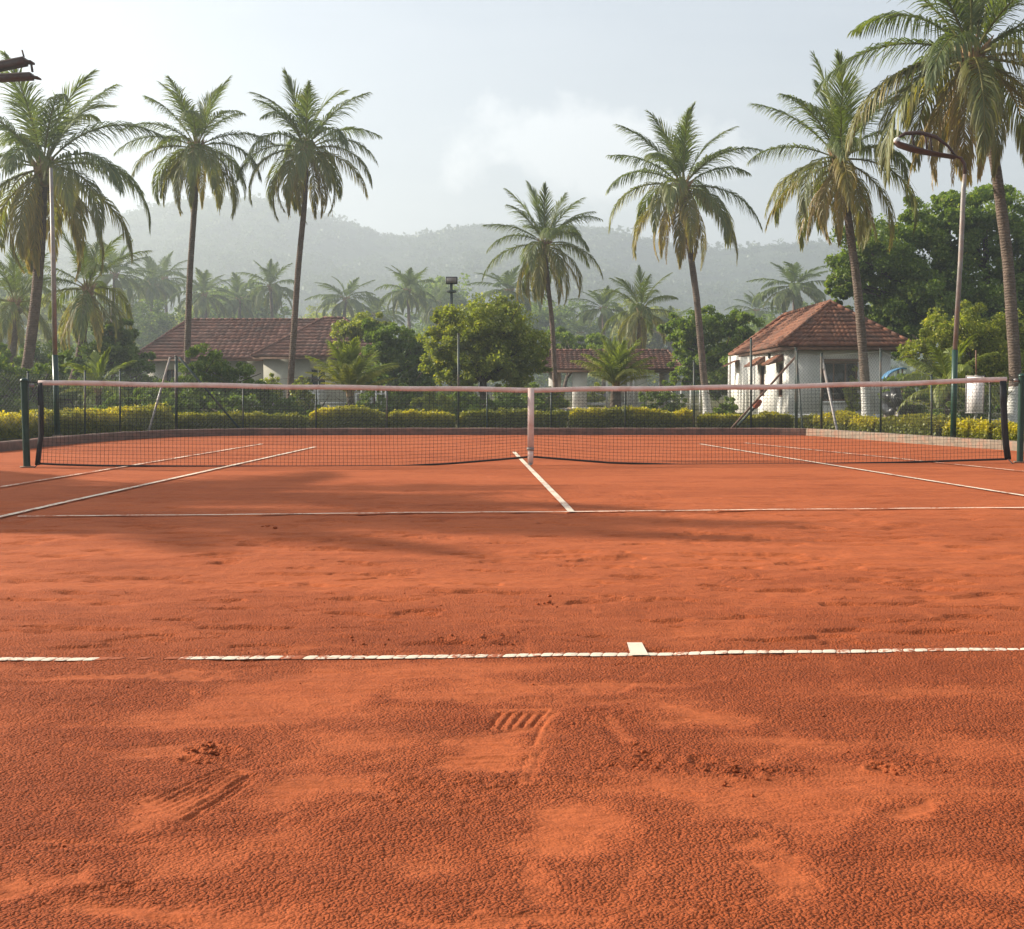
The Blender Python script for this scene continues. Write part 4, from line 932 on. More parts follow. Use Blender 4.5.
# far wood and far palms in the haze
pro_t = []
for k, mt in enumerate(('dark', 'olive', 'tree')):
    rng = np.random.RandomState(500 + k)
    bl = [(rng.normal() * 1.5, rng.normal() * 1.3, 4.6 + rng.normal() * 1.0, 1.5 + rng.rand(), 1.5 + rng.rand(), 1.2 + .6 * rng.rand()) for _ in range(6)] + [(0, 0, 2.6, 2.6, 2.2, 1.6)]
    pro_t.append(bl)
far_t = [(128, 300, 88, 'hazy tree above the left end of the tiled roof'), (183, 305, 96, 'hazy tree behind the tiled roof, left of the slim palm trunk'), (225, 300, 100, 'hazy tree behind the tiled roof, between two slim palm trunks'), (252, 308, 92, 'hazy bush behind the ridge of the tiled roof, left of the second slim trunk'), (318, 318, 96, 'low hazy tree right of the second slim trunk'), (432, 292, 104, 'hazy round tree left of the floodlight mast'), (380, 318, 90, 'hazy tree behind the dark bushy tree'), (330, 312, 120, 'faint tree far behind the ridge of the tiled roof'), (530, 318, 92, 'hazy tree behind the right edge of the round olive tree'), (580, 322, 96, 'hazy tree right of the central palm trunk'), (668, 308, 88, 'hazy tree behind the leaning palm trunk'), (760, 322, 84, 'hazy tree left of the white house roof'), (805, 318, 78, 'hazy tree behind the ridge of the white house roof'), (60, 300, 84, 'hazy tree beyond the huge left palm'), (5, 300, 92, 'hazy tree at the far left edge'), (620, 335, 110, 'faint tree far behind the pavilion'), (480, 330, 110, 'faint tree far behind the round olive tree'), (95, 335, 75, 'hazy tree low beyond the left shrubs'), (155, 322, 78, 'hazy tree touching the left end of the roof ridge'), (205, 322, 120, 'faint low tree far beyond the tiled roof'), (730, 332, 100, 'faint low tree between the leaning palm and the white house')]
made = {}
for k, (u, v, Y, lab) in enumerate(far_t):
    Y *= 1.8
    top = at(u, v, Y); H = top[2]; kind = k % 3
    if kind not in made:
        t = thing('far_tree', lab, 'tree', (0, 0, 0), 'hazy trees beyond the houses')
        V, Q, va, ye = crown(pro_t[kind], 16000, .19, 520 + kind, .26, 40, .15)
        mk('crown', V, Q, M[('dark', 'olive', 'tree')[kind]], t, attrs={'var': va, 'yel': ye})
        mb = MB(); mb.tube([[0, 0, 0], [.1, 0, 2], [0, .1, 4.5]], [.22, .17, .06], 8); mb.build('trunk', M['bark'], t, True)
        made[kind] = t; s = H / 6.6; t.location = (top[0], Y, 0); t.scale = (s * 1.1, s * 1.1, s); t.rotation_euler = (0, 0, k)
    else:
        s = H / 6.6 * (1 + .06 * math.sin(k * 5)); copy_thing(made[kind], (top[0], Y, 0), k * 1.7, (s * (1.05 + .2 * math.sin(k)), s * 1.1, s), lab, 'hazy trees beyond the houses')
far_p = [(112, 272, 70, 'hazy coconut palm left of the first slim palm trunk, leftmost of the far row'), (151, 280, 84, 'far coconut palm whose fronds touch the left end of the roof'), (166, 276, 92, 'far coconut palm just left of the first slim palm trunk'), (206, 292, 80, 'far coconut palm just right of the first slim palm trunk'), (240, 296, 84, 'far coconut palm midway between the two slim trunks'), (272, 284, 78, 'far coconut palm left of the second slim trunk'), (343, 296, 84, 'far coconut palm above the right end of the left roof'), (409, 288, 74, 'far coconut palm left of the floodlight mast, tallest of its group'), (378, 312, 88, 'small far palm left of the tallest far palm'), (436, 300, 96, 'faint far palm behind the floodlight mast'), (511, 288, 74, 'far coconut palm above the round olive tree'), (604, 306, 72, 'far coconut palm left of the palm over the pavilion'), (578, 330, 92, 'faint low far palm right of the central palm trunk'), (758, 308, 92, 'small far palm left of the white house roof'), (795, 284, 68, 'far coconut palm standing over the white house roof'), (30, 278, 82, 'faint far palm beyond the huge left palm trunk'), (672, 322, 88, 'faint far palm left of the leaning palm trunk')]
made = {}
for k, (u, v, Y, lab) in enumerate(far_p):
    Y *= 1.75
    top = at(u, v + 4, Y); H = top[2]; kind = k % 4
    if kind not in made:
        rng = np.random.RandomState(600 + kind); t = thing('far_palm', lab, 'palm tree', (0, 0, 0), 'hazy palms beyond the houses')
        palm_crown(t, np.array([.2, 0, 11.]), 3.0, rng, nf=26, mat='palm_far', yel=.4, lw=.075, n=36, dry=0, nuts=False, emin=-45)
        mb = MB(); mb.tube([[0, 0, 0], [-.15, 0, 5.5], [.2, 0, 11]], [.2, .15, .12], 8); mb.build('trunk', M['ptrunk'], t, True)
        made[kind] = t; s = H / 11; t.location = (top[0], Y, 0); t.scale = (1.35, 1.35, (1.35 * s) ** .5 if False else s); t.rotation_euler = (0, 0, k * 1.3)
    else:
        s = H / 11; w = 1.35 * (1 + .12 * math.sin(k * 3.3)); copy_thing(made[kind], (top[0], Y, 0), k * 2.1, (w, w, s), lab, 'hazy palms beyond the houses')
# ------------------------------------------------------------------ houses
def tiled(mb, el, er, rr, rl, tw=.22, ch=.24, seed=0, step=.048, wave=.030):
    """one roof plane in courses of curved tiles: eave-left, eave-right, ridge-right, ridge-left"""
    el, er, rr, rl = [np.array(p, float) for p in (el, er, rr, rl)]
    ax = er - el; W = np.linalg.norm(ax); ax /= W; up = (rl + rr) / 2 - (el + er) / 2; up -= ax * (up @ ax); H = np.linalg.norm(up); up /= H; nn = np.cross(ax, up)
    sl = (rl - el) @ ax; sr = (rr - el) @ ax; nc = max(2, int(H / ch)); rng = np.random.RandomState(seed)
    for c in range(nc):
        t0, t1 = c / nc, min(1., (c + 1.12) / nc); a0, b0 = sl * t0, W + (sr - W) * t0; a1, b1 = sl * t1, W + (sr - W) * t1
        n = max(2, int((b0 - a0) / tw * 8)); q = np.linspace(0, 1, n + 1); s0 = a0 + (b0 - a0) * q; s1 = a1 + (b1 - a1) * q
        f = lambda s: wave * np.abs(np.sin(PI * s / tw)) ; jig = (vnoise(np.floor(s0 / tw) + .5, s0 * 0 + c + .5, seed) - .5) * .016
        P0 = el + np.outer(s0, ax) + up * (H * t0) + np.outer(f(s0) + step + jig, nn); P1 = el + np.outer(s1, ax) + up * (H * t1) + np.outer(f(s1) * .9 + .004 + jig, nn)
        Pb = el + np.outer(s0, ax) + up * (H * t0 + .01) + np.outer(f(s0) * .2 - .008, nn)
        V = np.concatenate([Pb, P0, P1]); m = n + 1
        Q = [[k, k + 1, m + k + 1, m + k] for k in range(n)] + [[m + k, m + k + 1, 2 * m + k + 1, 2 * m + k] for k in range(n)]
        var = _h(np.floor(s0 / tw), np.full(m, c), seed + 3); mb.add(V, Q, var=np.concatenate([var] * 3))
def caps(mb, a, b, r=.07, seed=0):
    a = np.array(a, float); b = np.array(b, float); L = np.linalg.norm(b - a); n = max(2, int(L / .3)); rng = np.random.RandomState(seed)
    for k in range(n):
        p = a + (b - a) * k / n; q = a + (b - a) * (k + 1.1) / n
        mb.tube([p + [0, 0, .012], q], [r * 1.12, r * .92], 8, True, var=rng.rand())
def slab(mb, pts, th):
    P = np.array(pts, float); n = len(P); V = np.vstack([P, P - [0, 0, th]])
    mb.add(V, [[k, (k + 1) % n, n + (k + 1) % n, n + k] for k in range(n)])
    if n == 4: mb.add(V, [[0, 3, 2, 1], [4, 5, 6, 7]])
    else: mb.add(V, None, [[0, 2, 1], [3, 4, 5]])
def hip(parent, x0, x1, y0, y1, ze, zr, inset, mat, axis='x', tw=.22, ch=.24, eavemat='wood', name='roof', skew=(0, 0)):
    """hip roof over a rectangle; returns ridge ends"""
    c = [np.array([x0, y0, ze]), np.array([x1, y0, ze]), np.array([x1, y1, ze]), np.array([x0, y1, ze])]
    if axis == 'x': r = [np.array([x0 + inset, (y0 + y1) / 2, zr]), np.array([x1 - inset, (y0 + y1) / 2, zr])]
    else: r = [np.array([(x0 + x1) / 2, y0 + inset, zr]), np.array([(x0 + x1) / 2, y1 - inset, zr])]
    c[2][0] += skew[0]; c[3][0] += skew[0]; r[1 if axis == 'y' else 0][0] += skew[1]
    mb = MB()
    if axis == 'x':
        tiled(mb, c[0], c[1], r[1], r[0], tw, ch, 1); tiled(mb, c[2], c[3], r[0], r[1], tw, ch, 2); tiled(mb, c[1], c[2], r[1] + [0, .01, 0], r[1], tw, ch, 3); tiled(mb, c[3], c[0], r[0], r[0] + [0, .01, 0], tw, ch, 4)
        hips = [(c[0], r[0]), (c[3], r[0]), (c[1], r[1]), (c[2], r[1]), (r[0], r[1])]
    else:
        tiled(mb, c[0], c[1], r[0] + [.01, 0, 0], r[0], tw, ch, 1); tiled(mb, c[2], c[3], r[1], r[1] + [.01, 0, 0], tw, ch, 2); tiled(mb, c[1], c[2], r[1], r[0], tw, ch, 3); tiled(mb, c[3], c[0], r[0], r[1], tw, ch, 4)
        hips = [(c[0], r[0]), (c[1], r[0]), (c[2], r[1]), (c[3], r[1]), (r[0], r[1])]
    ro = mb.build(name, M[mat], parent)
    mb = MB()
    for k, (a, b) in enumerate(hips): caps(mb, a + [0, 0, .05], b + [0, 0, .05], .055, k)
    mb.build('ridge_tiles', M[mat], ro)
    mb = MB(); i_ = .06
    cc = [c[0] + [i_, i_, -.015], c[1] + [-i_, i_, -.015], c[2] + [-i_, -i_, -.015], c[3] + [i_, -i_, -.015]]
    slab(mb, cc, .09); mb.build('eave_board', M[eavemat], ro)
    return ro, c, r
def wall_run(mb, a, b, z0, z1, th, openings):
    """wall from a to b (xy) with real openings (s0,s1,za,zb)"""
    a = np.array(a, float); b = np.array(b, float); L = np.linalg.norm(b - a); e = (b - a) / L; n = np.array([-e[1], e[0]])
    def blk(s0, s1, za, zb):
        if s1 - s0 < 1e-3 or zb - za < 1e-3: return
        M3 = np.array([[e[0], n[0], 0], [e[1], n[1], 0], [0, 0, 1]]); mb.box((s0, 0, za), (s1, th, zb), M3, (a[0], a[1], 0))
    s = 0
    for (s0, s1, za, zb) in sorted(openings):
        blk(s, s0, z0, z1); blk(s0, s1, z0, za); blk(s0, s1, zb, z1); s = s1
    blk(s, L, z0, z1)
    return e, n
def window(parent, a, e, n, s0, s1, za, zb, th, frame='wood', bars=1, glass='glass', name='window', depth=.12):
    M3 = np.array([[e[0], n[0], 0], [e[1], n[1], 0], [0, 0, 1]]); c = (a[0], a[1], 0); g = .002
    mb = MB(); f = .05
    mb.box((s0 + g, depth - .05, za + g), (s0 + f, depth + .03, zb - g), M3, c); mb.box((s1 - f, depth - .05, za + g), (s1 - g, depth + .03, zb - g), M3, c)
    mb.box((s0 + f, depth - .05, za + g), (s1 - f, depth + .03, za + f), M3, c); mb.box((s0 + f, depth - .05, zb - f), (s1 - f, depth + .03, zb - g), M3, c)
    for k in range(bars): x = s0 + (s1 - s0) * (k + 1) / (bars + 1); mb.box((x - .018, depth - .035, za + f), (x + .018, depth + .02, zb - f), M3, c)
    w = mb.build(name, M[frame], parent)
    mb = MB(); mb.box((s0 + .01, depth + .022, za + .01), (s1 - .01, depth + .028, zb - .01), M3, c); mb.build('pane', M[glass], w)
    return w

# white house on the right
def white_house():
    x0, y0, w = 8.43, 41.0, 4.45; y1 = 53.2; ze = 2.33
    xe = at(915.5, 346, y0)[0]; apex = at(827, 303, y0 + 2.3)
    t = thing('white_house', 'small whitewashed house with a red tiled hip roof, right of centre behind the fence', 'house', (x0 + .5, y0 + .6, 0))
    hip(t, x0, xe, y0, y1, ze, apex[2], 2.3, 'tile', 'y', .15, .23, skew=(.45, .05))
    wx0 = at(788.5, 400, y0 + .55)[0]; wx1 = at(890, 400, y0 + .55)[0]; wy0 = y0 + .55; wy1 = y1 - .6; th = .2; zt = ze - .03
    s = lambda u: at(u, 380, wy0)[0] - wx0
    za, zb = at(840, 401, wy0)[2], at(840, 362, wy0)[2]
    mb = MB()
    fo = [(s(822.5), s(858), za, zb)]
    e1, n1 = wall_run(mb, (wx0, wy0), (wx1, wy0), 0, zt, th, fo)
    def yl(u): r = (u - CX) / (F * cp); return wx0 / r      # depth on the left wall for a pixel column
    wins = [(776, 781.5, 2), (757.5, 763.5, 1)]
    L = wy1 - wy0; so = []
    for (ua, ub, _) in wins:
        ya, yb = yl(ub), yl(ua); zb2 = 1.83; za2 = .72; so.append((wy1 - yb, wy1 - ya, za2, zb2))
    e2, n2 = wall_run(mb, (wx0 - .0, wy1), (wx0 - .0, wy0 + th + .002), 0, zt, th, sorted(so))
    wall_run(mb, (wx1, wy0 + th + .002), (wx1, wy1), 0, zt, th, [])
    wall_run(mb, (wx1 - th, wy1 - .002), (wx0 + th, wy1 - .002), 0, zt - .01, th, [])
    mb.box((wx0 - .04, wy0 - .04, 0), (wx1 + .04, wy0 - .003, .18)); 
    mb.build('wall', M['limewall'], t)
    w = window(t, (wx0, wy0), e1, n1, *fo[0], th, 'wood', 2)
    mb = MB(); mb.box((wx0 + fo[0][0] - .06, wy0 - .05, zb + .005), (wx0 + fo[0][1] + .06, wy0 - .003, zb + .10)); mb.build('lintel', M['wood'], w)
    mb = MB(); mb.box((wx0 + fo[0][0] - .05, wy0 - .07, za - .07), (wx0 + fo[0][1] + .05, wy0 - .003, za - .01)); mb.build('sill', M['limewall'], w)
    for o in so:
        w = window(t, (wx0, wy1), e2, n2, *o, th, 'wood', 1)
        ya, yb = wy1 - o[0] + .25, wy1 - o[1] - .12; za_ = o[3] + .06
        mb = MB(); a = np.array([wx0 - .48, ya, za_ - .10]); b = np.array([wx0 - .48, yb, za_ - .10]); c = np.array([wx0 - .002, yb, za_ + .22]); d = np.array([wx0 - .002, ya, za_ + .22])
        tiled(mb, a, b, c, d, .14, .18, 5, .02, .014); dn = np.array([0, 0, -.10]); mb.add([a, b, c, d, a + dn * .3, b + dn * .3, c + dn * 2, d + dn * 2], [[1, 2, 6, 5], [3, 0, 4, 7], [5, 6, 7, 4], [0, 1, 5, 4]], var=.5); mb.build('awning', M['tile'], w)
    mb = MB(); a, b = wy1 - .9, wy1 - 2.1
    tiled(mb, [wx0 - .50, a, 1.86], [wx0 - .50, b, 1.86], [wx0 - .002, b, 2.10], [wx0 - .002, a, 2.10], .14, .18, 6, .02, .014); mb.build('awning', M['tile'], t)
    mb = MB(); y_ = yl(769); mb.box((wx0 - .07, y_ - .05, 2.02), (wx0 - .003, y_ + .05, 2.2)); mb.build('wall_lamp', M['bike'], t)
    mb = MB(); mb.tube([[wx0 - .05, wy1 - .02, 0], [wx0 - .05, wy1 - .02, zt]], .06, 8); mb.build('drainpipe', M['white'], t)
white_house()

def left_house():
    Yf = 58.0; A = lambda u, v, Y: at(u, v, Y)
    t = thing('tiled_house', 'long low house with a faded red tiled roof behind the two slim palms', 'house', (-12, 60, 0))
    ze = 2.4
    x0 = A(131, 358, 61)[0]; x1 = A(352, 358, 61)[0]; zr = A(200, 320.5, 65)[2]
    hip(t, x0, x1, 61, 69, ze, zr, 1.7, 'tile_old', 'x', .28, .36)
    xa, xb = A(251, 357, Yf)[0], A(391, 357, Yf)[0]; zr2 = A(320, 318, 61.5)[2]
    hip(t, xa, xb, Yf, 66.5, ze + .02, zr2, 2.65, 'tile_old', 'x', .28, .36, name='wing_roof')
    mb = MB(); wx0, wx1 = xa + .45, xb - .45; wy = Yf + .5; zt = ze - .02
    s = lambda u: A(u, 380, wy)[0] - wx0
    ops = [(s(310), s(326), .9, 1.9), (s(373), s(385), .02, 1.85)]
    e, n = wall_run(mb, (wx0, wy), (wx1, wy), 0, zt, .2, ops)
    wall_run(mb, (wx0, wy + 2.6), (wx0, wy + .2), 0, zt, .2, []); wall_run(mb, (wx1, wy + .2), (wx1, wy + 7), 0, zt, .2, [])
    mx0 = x0 + .6; my = 61.6; sm = lambda u: A(u, 380, my)[0] - mx0
    mo = [(sm(165), sm(178), .8, 1.9), (sm(215), sm(228), .8, 1.9)]
    e2, n2 = wall_run(mb, (mx0, my), (wx0 - .01, my), 0, zt, .2, mo); wall_run(mb, (mx0, 68.4), (mx0, my + .2), 0, zt, .2, [])
    mb.build('wall', M['beigewall'], t)
    window(t, (wx0, wy), e, n, *ops[0], .2, 'white', 1); 
    for o in mo: window(t, (mx0, my), e2, n2, *o, .2, 'wood', 1)
    M3 = [[1, 0, 0], [0, 1, 0], [0, 0, 1]]
    mb = MB(); mb.box((wx0 + ops[1][0] + .01, wy + .08, .03), (wx0 + ops[1][1] - .01, wy + .12, 1.84)); d = mb.build('door', M['doorw'], t)
    mb = MB(); mb.tube([[wx0 + ops[1][1] - .1, wy + .05, .95], [wx0 + ops[1][1] - .1, wy + .05, 1.08]], .015, 6); mb.build('handle', M['grey'], d)
left_house()

def pavilion():
    Y = 58.; A = at
    t = thing('pavilion', 'open pavilion with a low tiled roof on square white pillars in the middle distance', 'pavilion', (4.5, 60, 0))
    xa, xb = A(540, 369, Y)[0], A(684, 369, Y)[0]; ze = A(600, 369.5, Y)[2]; zr = A(600, 351.5, Y + 2)[2]
    hip(t, xa, xb, Y, Y + 4, ze, zr, .5, 'tile_old', 'x', .22, .24)
    for (u0, u1, yy) in ((573, 587, Y + .35), (631, 647, Y + .35)):
        mb = MB(); x0, x1 = A(u0, 400, yy)[0], A(u1, 400, yy)[0]; mb.box((x0, yy, 0), (x1, yy + .6, ze - .03)); mb.box((x0 - .05, yy - .05, 0), (x1 + .05, yy - .003, .16)); mb.build('pillar', M['limewall'], t)
    for (u0, u1, yy) in ((549, 561, Y + 3), (660, 671, Y + 3)):
        mb = MB(); x0, x1 = A(u0, 400, yy)[0], A(u1, 400, yy)[0]; mb.box((x0, yy, 0), (x1, yy + .5, ze - .03)); mb.build('pillar', M['limewall'], t)
    for u in (607, 628.5, 633.5):
        yy = Y + .25; p = A(u, 400, yy); mb = MB(); mb.box((p[0] - .055, yy - .06, 0), (p[0] + .055, yy + .05, ze - .04)); mb.build('post', M['white'], t)
    mb = MB(); y_ = Y + .45; mb.box((A(587.3, 400, y_)[0], y_, .24), (A(630.7, 400, y_)[0], y_ + .12, .36)); mb.build('rail', M['white'], t)
    mb = MB(); mb.box((A(619, 400, Y + .5)[0], Y + .62, .36), (A(627, 400, Y + .5)[0], Y + .66, ze - .1)); mb.build('lattice_panel', M['beigewall'], t)
    mb = MB(); mb.box((xa + .3, Y - .3, 0.05), (xb - .3, Y + 4.2, .10)); mb.build('floor_slab', M['kerb'], t)
pavilion()

# white pickets, low white wall, rails
def pickets(label, u0, u1, v1, Y, gap, name='picket_fence'):
    a, b = at(u0, v1, Y), at(u1, v1, Y); h = a[2]; t = thing(name, label, 'fence', (a[0], Y, 0), 'white garden fences')
    n = int((b[0] - a[0]) / gap); rng = np.random.RandomState(int(u0)); mb = MB()
    for k in range(n + 1):
        x = a[0] + (b[0] - a[0]) * k / n; hh = h * (1 + .03 * rng.normal()); mb.bar([x, Y, 0.0], [x + .01 * rng.normal(), Y, hh], .05, .02, up=(0, 1, 0))
    mb.build('pickets', M['white'], t)
    for z in (.25, .8):
        mb = MB(); mb.box((a[0] - .05, Y + .012, h * z - .03), (b[0] + .05, Y + .04, h * z + .03)); mb.build('rail', M['white'], t)
pickets('white picket fence under the beige wall of the left house', 290, 318, 389, 47, .16)
pickets('white picket fence right of the lime green young palm', 356, 386, 388, 47, .16)
mb = MB(); a, b = at(322, 404, 46), at(346, 404, 46); mb.box((a[0], 46, 0), (b[0], 46.2, a[2])); mb.box((a[0] - .05, 45.95, a[2]), (b[0] + .05, 46.25, a[2] + .06))
tag(mb.build('garden_wall', M['white'], base=((a[0] + b[0]) / 2, 46, 0)), 'short low white garden wall between the white picket fences', 'wall')
def railing(label, u0, u1, v1, Y, zs, posts):
    a, b = at(u0, v1, Y), at(u1, v1, Y); t = thing('railing', label, 'railing', (a[0], Y, 0), 'pale railings beyond the hedge')
    for k in range(posts):
        x = a[0] + (b[0] - a[0]) * k / (posts - 1); mb = MB(); mb.tube([[x, Y, 0], [x, Y, a[2] + .02]], .03, 8); mb.build('post', M['white'], t)
    for v in zs:
        z = at(u0, v, Y)[2]; mb = MB(); mb.tube([[a[0], Y, z], [b[0], Y, z]], .022, 6); mb.build('rail', M['white'], t)
railing('pale rail running behind the round olive tree', 425, 566, 407.5, 48, (408.5,), 6)
railing('small white rail beside the foot of the big right palm', 990, 1004, 413, 31, (420, 424.5), 2)
railing('pale slim rail in the shade right of the pavilion', 672, 700, 388, 52, (404,), 4)

# sign
def sign():
    Y = 27.6; c = at(974.3, 413, Y); x = c[0]; z0 = c[2]; z1 = at(974, 376, Y)[2]; hw = .145 / .77
    t = thing('notice_sign', 'upright pinkish white notice board on a pale post, seen through the net at the right', 'sign', (x, Y, 0))
    R = np.array([[.77, .64, 0], [-.64, .77, 0], [0, 0, 1.]])
    mb = MB(); mb.box((-hw, 0, z0), (hw, .02, z1), R, (x, Y, 0)); mb.build('board', M['sign'], t)
    mb = MB()
    for z in (z0, z1): mb.box((-hw - .008, -.006, z - .008), (hw + .008, .026, z + .008), R, (x, Y, 0))
    for xx in (-hw, hw): mb.box((xx - .009, -.006, z0 + .009), (xx + .009, .026, z1 - .009), R, (x, Y, 0))
    mb.build('frame', M['grey'], t)
    p = R @ np.array([0, .07, 0]) + [x, Y, 0]
    mb = MB(); mb.tube([p, p + [0, 0, z1 + .02]], .035, 8); mb.build('post', M['beigewall'], t)
    mb = MB(); mb.tube([p + [0, 0, z1 + .01], p + [-.02, 0, z1 + .55]], .016, 8); mb.build('stake', M['wood'], t)
sign()

# ------------------------------------------------------------------ poles and lamps
def pole(label, ub, vb, pts, sleeve_v, r, name='lamp_pole', mt='green'):
    g = gnd(ub, vb); Y = g[1]; P = [np.array([g[0], Y, 0.])] + [at(u, v, Y) for u, v in pts]
    t = thing(name, label, 'lamp pole', (g[0], Y, 0), 'tall light poles by the court')
    sl = at(pts[0][0], sleeve_v, Y)
    mb = MB(); mb.tube([P[0], sl], r * 1.35, 14); mb.build('lower_pole', M[mt], t, True)
    mb = MB(); mb.tube([P[0], P[0] + [0, 0, .12]], r * 2.2, 12); mb.build('base_plate', M['kerb'], t)
    mb = MB(); mb.tube([sl - [0, 0, .02]] + P[2:], [r * 1.1] * (len(P) - 2) + [r * .75], 12); mb.build('upper_pole', M['grey'], t, True)
    return t, Y
t, Y = pole('slim grey pole with a dark green foot in front of the huge left palm', 57.5, 441, [(55, 355), (53.5, 270), (51, 168)], 355, .040, mt='postgreen')
t, Y = pole('slim pole with a bright green foot and a rusty curved lamp, at the right', 953, 443.5, [(955, 350), (960.5, 260), (963.5, 190), (965, 172)], 350, .040)
def curved_lamp(t, Y):
    A = lambda u, v, d=0: at(u, v, Y) + np.array([0, d, 0])
    mb = MB(); mb.tube([A(965, 174), A(964.5, 164), A(961, 158), A(955, 156.5)], [.036, .032, .028, .022], 10); mb.build('bracket', M['rust'], t, True)
    hd = MB()
    lo = [(955, 157, 5), (940, 154.5, 6), (925, 151.5, 8), (910, 147.5, 10), (899, 144, 9), (895.5, 142.5, 3)]
    P = np.array([A(u, v) for u, v, w in lo]); k = Y / F
    V = []; 
    for p, (u, v, w) in zip(P, lo):
        h = w * k / 2
        for a in np.linspace(0, 2 * PI, 12, endpoint=False): V.append(p + [0, math.cos(a) * .14, math.sin(a) * h * .8 * (1.0 if math.sin(a) < 0 else .55)])
    n = 12; Q = [[i * n + j, i * n + (j + 1) % n, (i + 1) * n + (j + 1) % n, (i + 1) * n + j] for i in range(len(lo) - 1) for j in range(n)]
    hd.add(V, Q); h_ = hd.build('lamp_head', M['rust'], t, True)
    mb = MB(); mb.tube([A(957, 158), A(948, 146), A(936, 137), A(920, 132.5), A(905, 133.5), A(898, 138), A(896, 142)], [.02, .024, .035, .038, .034, .024, .012], 8); mb.build('reflector_arm', M['rust'], t, True)
    mb = MB()
    for (u, v0, v1) in ((925, 134, 149), (930, 136, 151), (912, 134, 146)): mb.tube([A(u, v0), A(u + 2, v1)], .02, 6)
    mb.build('stay', M['rust'], t, True)
    mb = MB(); c = A(896.5, 140.5, -.02); z = np.linspace(-1, 1, 7); mb.tube([[c[0] + a * .055, c[1], c[2] + a * .035] for a in z], np.sqrt(np.clip(1 - z ** 2, .02, 1)) * .055, 10); mb.build('lens', M['lens'], h_, True)
curved_lamp(t, Y)
def left_lamp():
    g = gnd(-70, 449); Y = g[1]; A = lambda u, v, d=0: at(u, v, Y) + np.array([0, d, 0])
    t = thing('flood_light', 'pair of weathered reddish floodlight bars jutting in at the upper left corner', 'floodlight', (g[0], Y, 0))
    mb = MB(); mb.tube([[g[0], Y, 0], at(-70, 350, Y), at(-70, 50, Y)], .06, 12); mb.build('pole', M['grey'], t, True)
    mb = MB(); mb.bar(A(-70, 78), A(2, 76, .1), .06, .06); mb.build('arm', M['rust'], t)
    k = Y / F
    for (a, b, w, h) in (((-45, 76), (25.5, 62), .22, 5.5), ((-45, 81), (32, 77), .20, 4.5)):
        mb = MB(); p, q = A(*a), A(*b); d = (q - p) / np.linalg.norm(q - p); mb.bar(p, q, w, h * k)
        mb.bar(q - d * .002, q + d * .12 + [0, 0, -h * k * .35], w * .94, h * k * .35)
        o = mb.build('lamp_housing', M['rust'], t)
        mb = MB(); up = np.array([0, 0, h * k / 2 + .012]); mb.bar(p + up, q + up, w * 1.02, .018); mb.build('lid', M['grey'], o)
    mb = MB(); mb.bar(A(24, 57), A(22, 50), .02, .03, up=(0, 1, 0)); mb.bar(A(31, 62), A(32.5, 72), .03, .03, up=(0, 1, 0)); mb.build('bracket', M['rust'], t)
left_lamp()
def mast():
    Y = 45.; p0 = at(452, 415, Y); p0[2] = 0; p1 = at(451.3, 284, Y)
    t = thing('floodlight_mast', 'slim mast with a boxy floodlight rising behind the round olive tree', 'floodlight mast', (p0[0], Y, 0))
    mb = MB(); mb.tube([p0, (p0 + p1) / 2, p1], [.08, .065, .05], 10); mb.build('pole', M['fpost'], t, True)
    a, b = at(446, 277, Y), at(457.5, 284, Y); mb = MB(); mb.box((a[0], Y - .12, b[2]), (b[0], Y + .12, a[2])); h = mb.build('floodlight', M['bike'], t)
    mb = MB(); mb.box((a[0] + .03, Y - .128, b[2] + .03), (b[0] - .03, Y - .122, a[2] - .03)); mb.build('lens', M['grey'], h)
    c = at(451.4, 291.5, Y); mb = MB(); mb.tube([c + [0, 0, -.05], c + [0, 0, -.03], c + [0, 0, .03], c + [0, 0, .05]], [.08, .17, .17, .07], 14); mb.build('collar', M['fpost'], t, True)
    mb = MB(); mb.box((c[0] - .03, Y - .03, c[2] + .05), (c[0] + .03, Y + .03, b[2] - .0)); mb.build('bracket', M['fpost'], t)
mast()

# parked scooter in the shade by the white house, blue sheet roof behind it
def scooter():
    Y = 33.5; c = at(892, 420, Y); x = c[0]; t = thing('motor_scooter', 'black motor scooter with a pale round headlight parked in shade right of the white house', 'scooter', (x, Y, 0.05))
    for dy, nm in ((-.45, 0), (.62, 1)):
        mb = MB(); a = np.linspace(0, 2 * PI, 21); mb.tube([[x + .03 * nm, Y + dy + .21 * math.cos(q), .29 + .21 * math.sin(q)] for q in a], .045, 8, False); w = mb.build('wheel', M['cord'], t, True)
        mb = MB(); mb.tube([[x - .03 + .03 * nm, Y + dy, .29], [x + .03 + .03 * nm, Y + dy, .29]], .13, 12); mb.build('rim', M['grey'], w)
    mb = MB(); mb.tube([[x, Y - .42, .42], [x, Y - .30, .75], [x, Y - .24, .98]], [.05, .16, .12], 12); mb.tube([[x, Y - .28, .45], [x, Y, .36], [x, Y + .3, .45], [x, Y + .75, .62]], [.10, .15, .18, .10], 12); mb.build('body', M['bike'], t, True)
    mb = MB(); mb.tube([[x, Y + .05, .76], [x, Y + .3, .80], [x, Y + .7, .82]], [.08, .13, .10], 10); mb.build('seat', M['bike'], t, True)
    mb = MB(); mb.tube([[x - .33, Y - .12, 1.05], [x - .12, Y - .22, 1.02], [x + .12, Y - .22, 1.02], [x + .33, Y - .12, 1.05]], .018, 8); mb.build('handlebar', M['grey'], t, True)
    mb = MB(); mb.tube([[x - .02, Y - .42, .78], [x - .02, Y - .36, .78]], [.085, .1], 14); mb.build('headlight', M['lens'], t, True)
scooter()
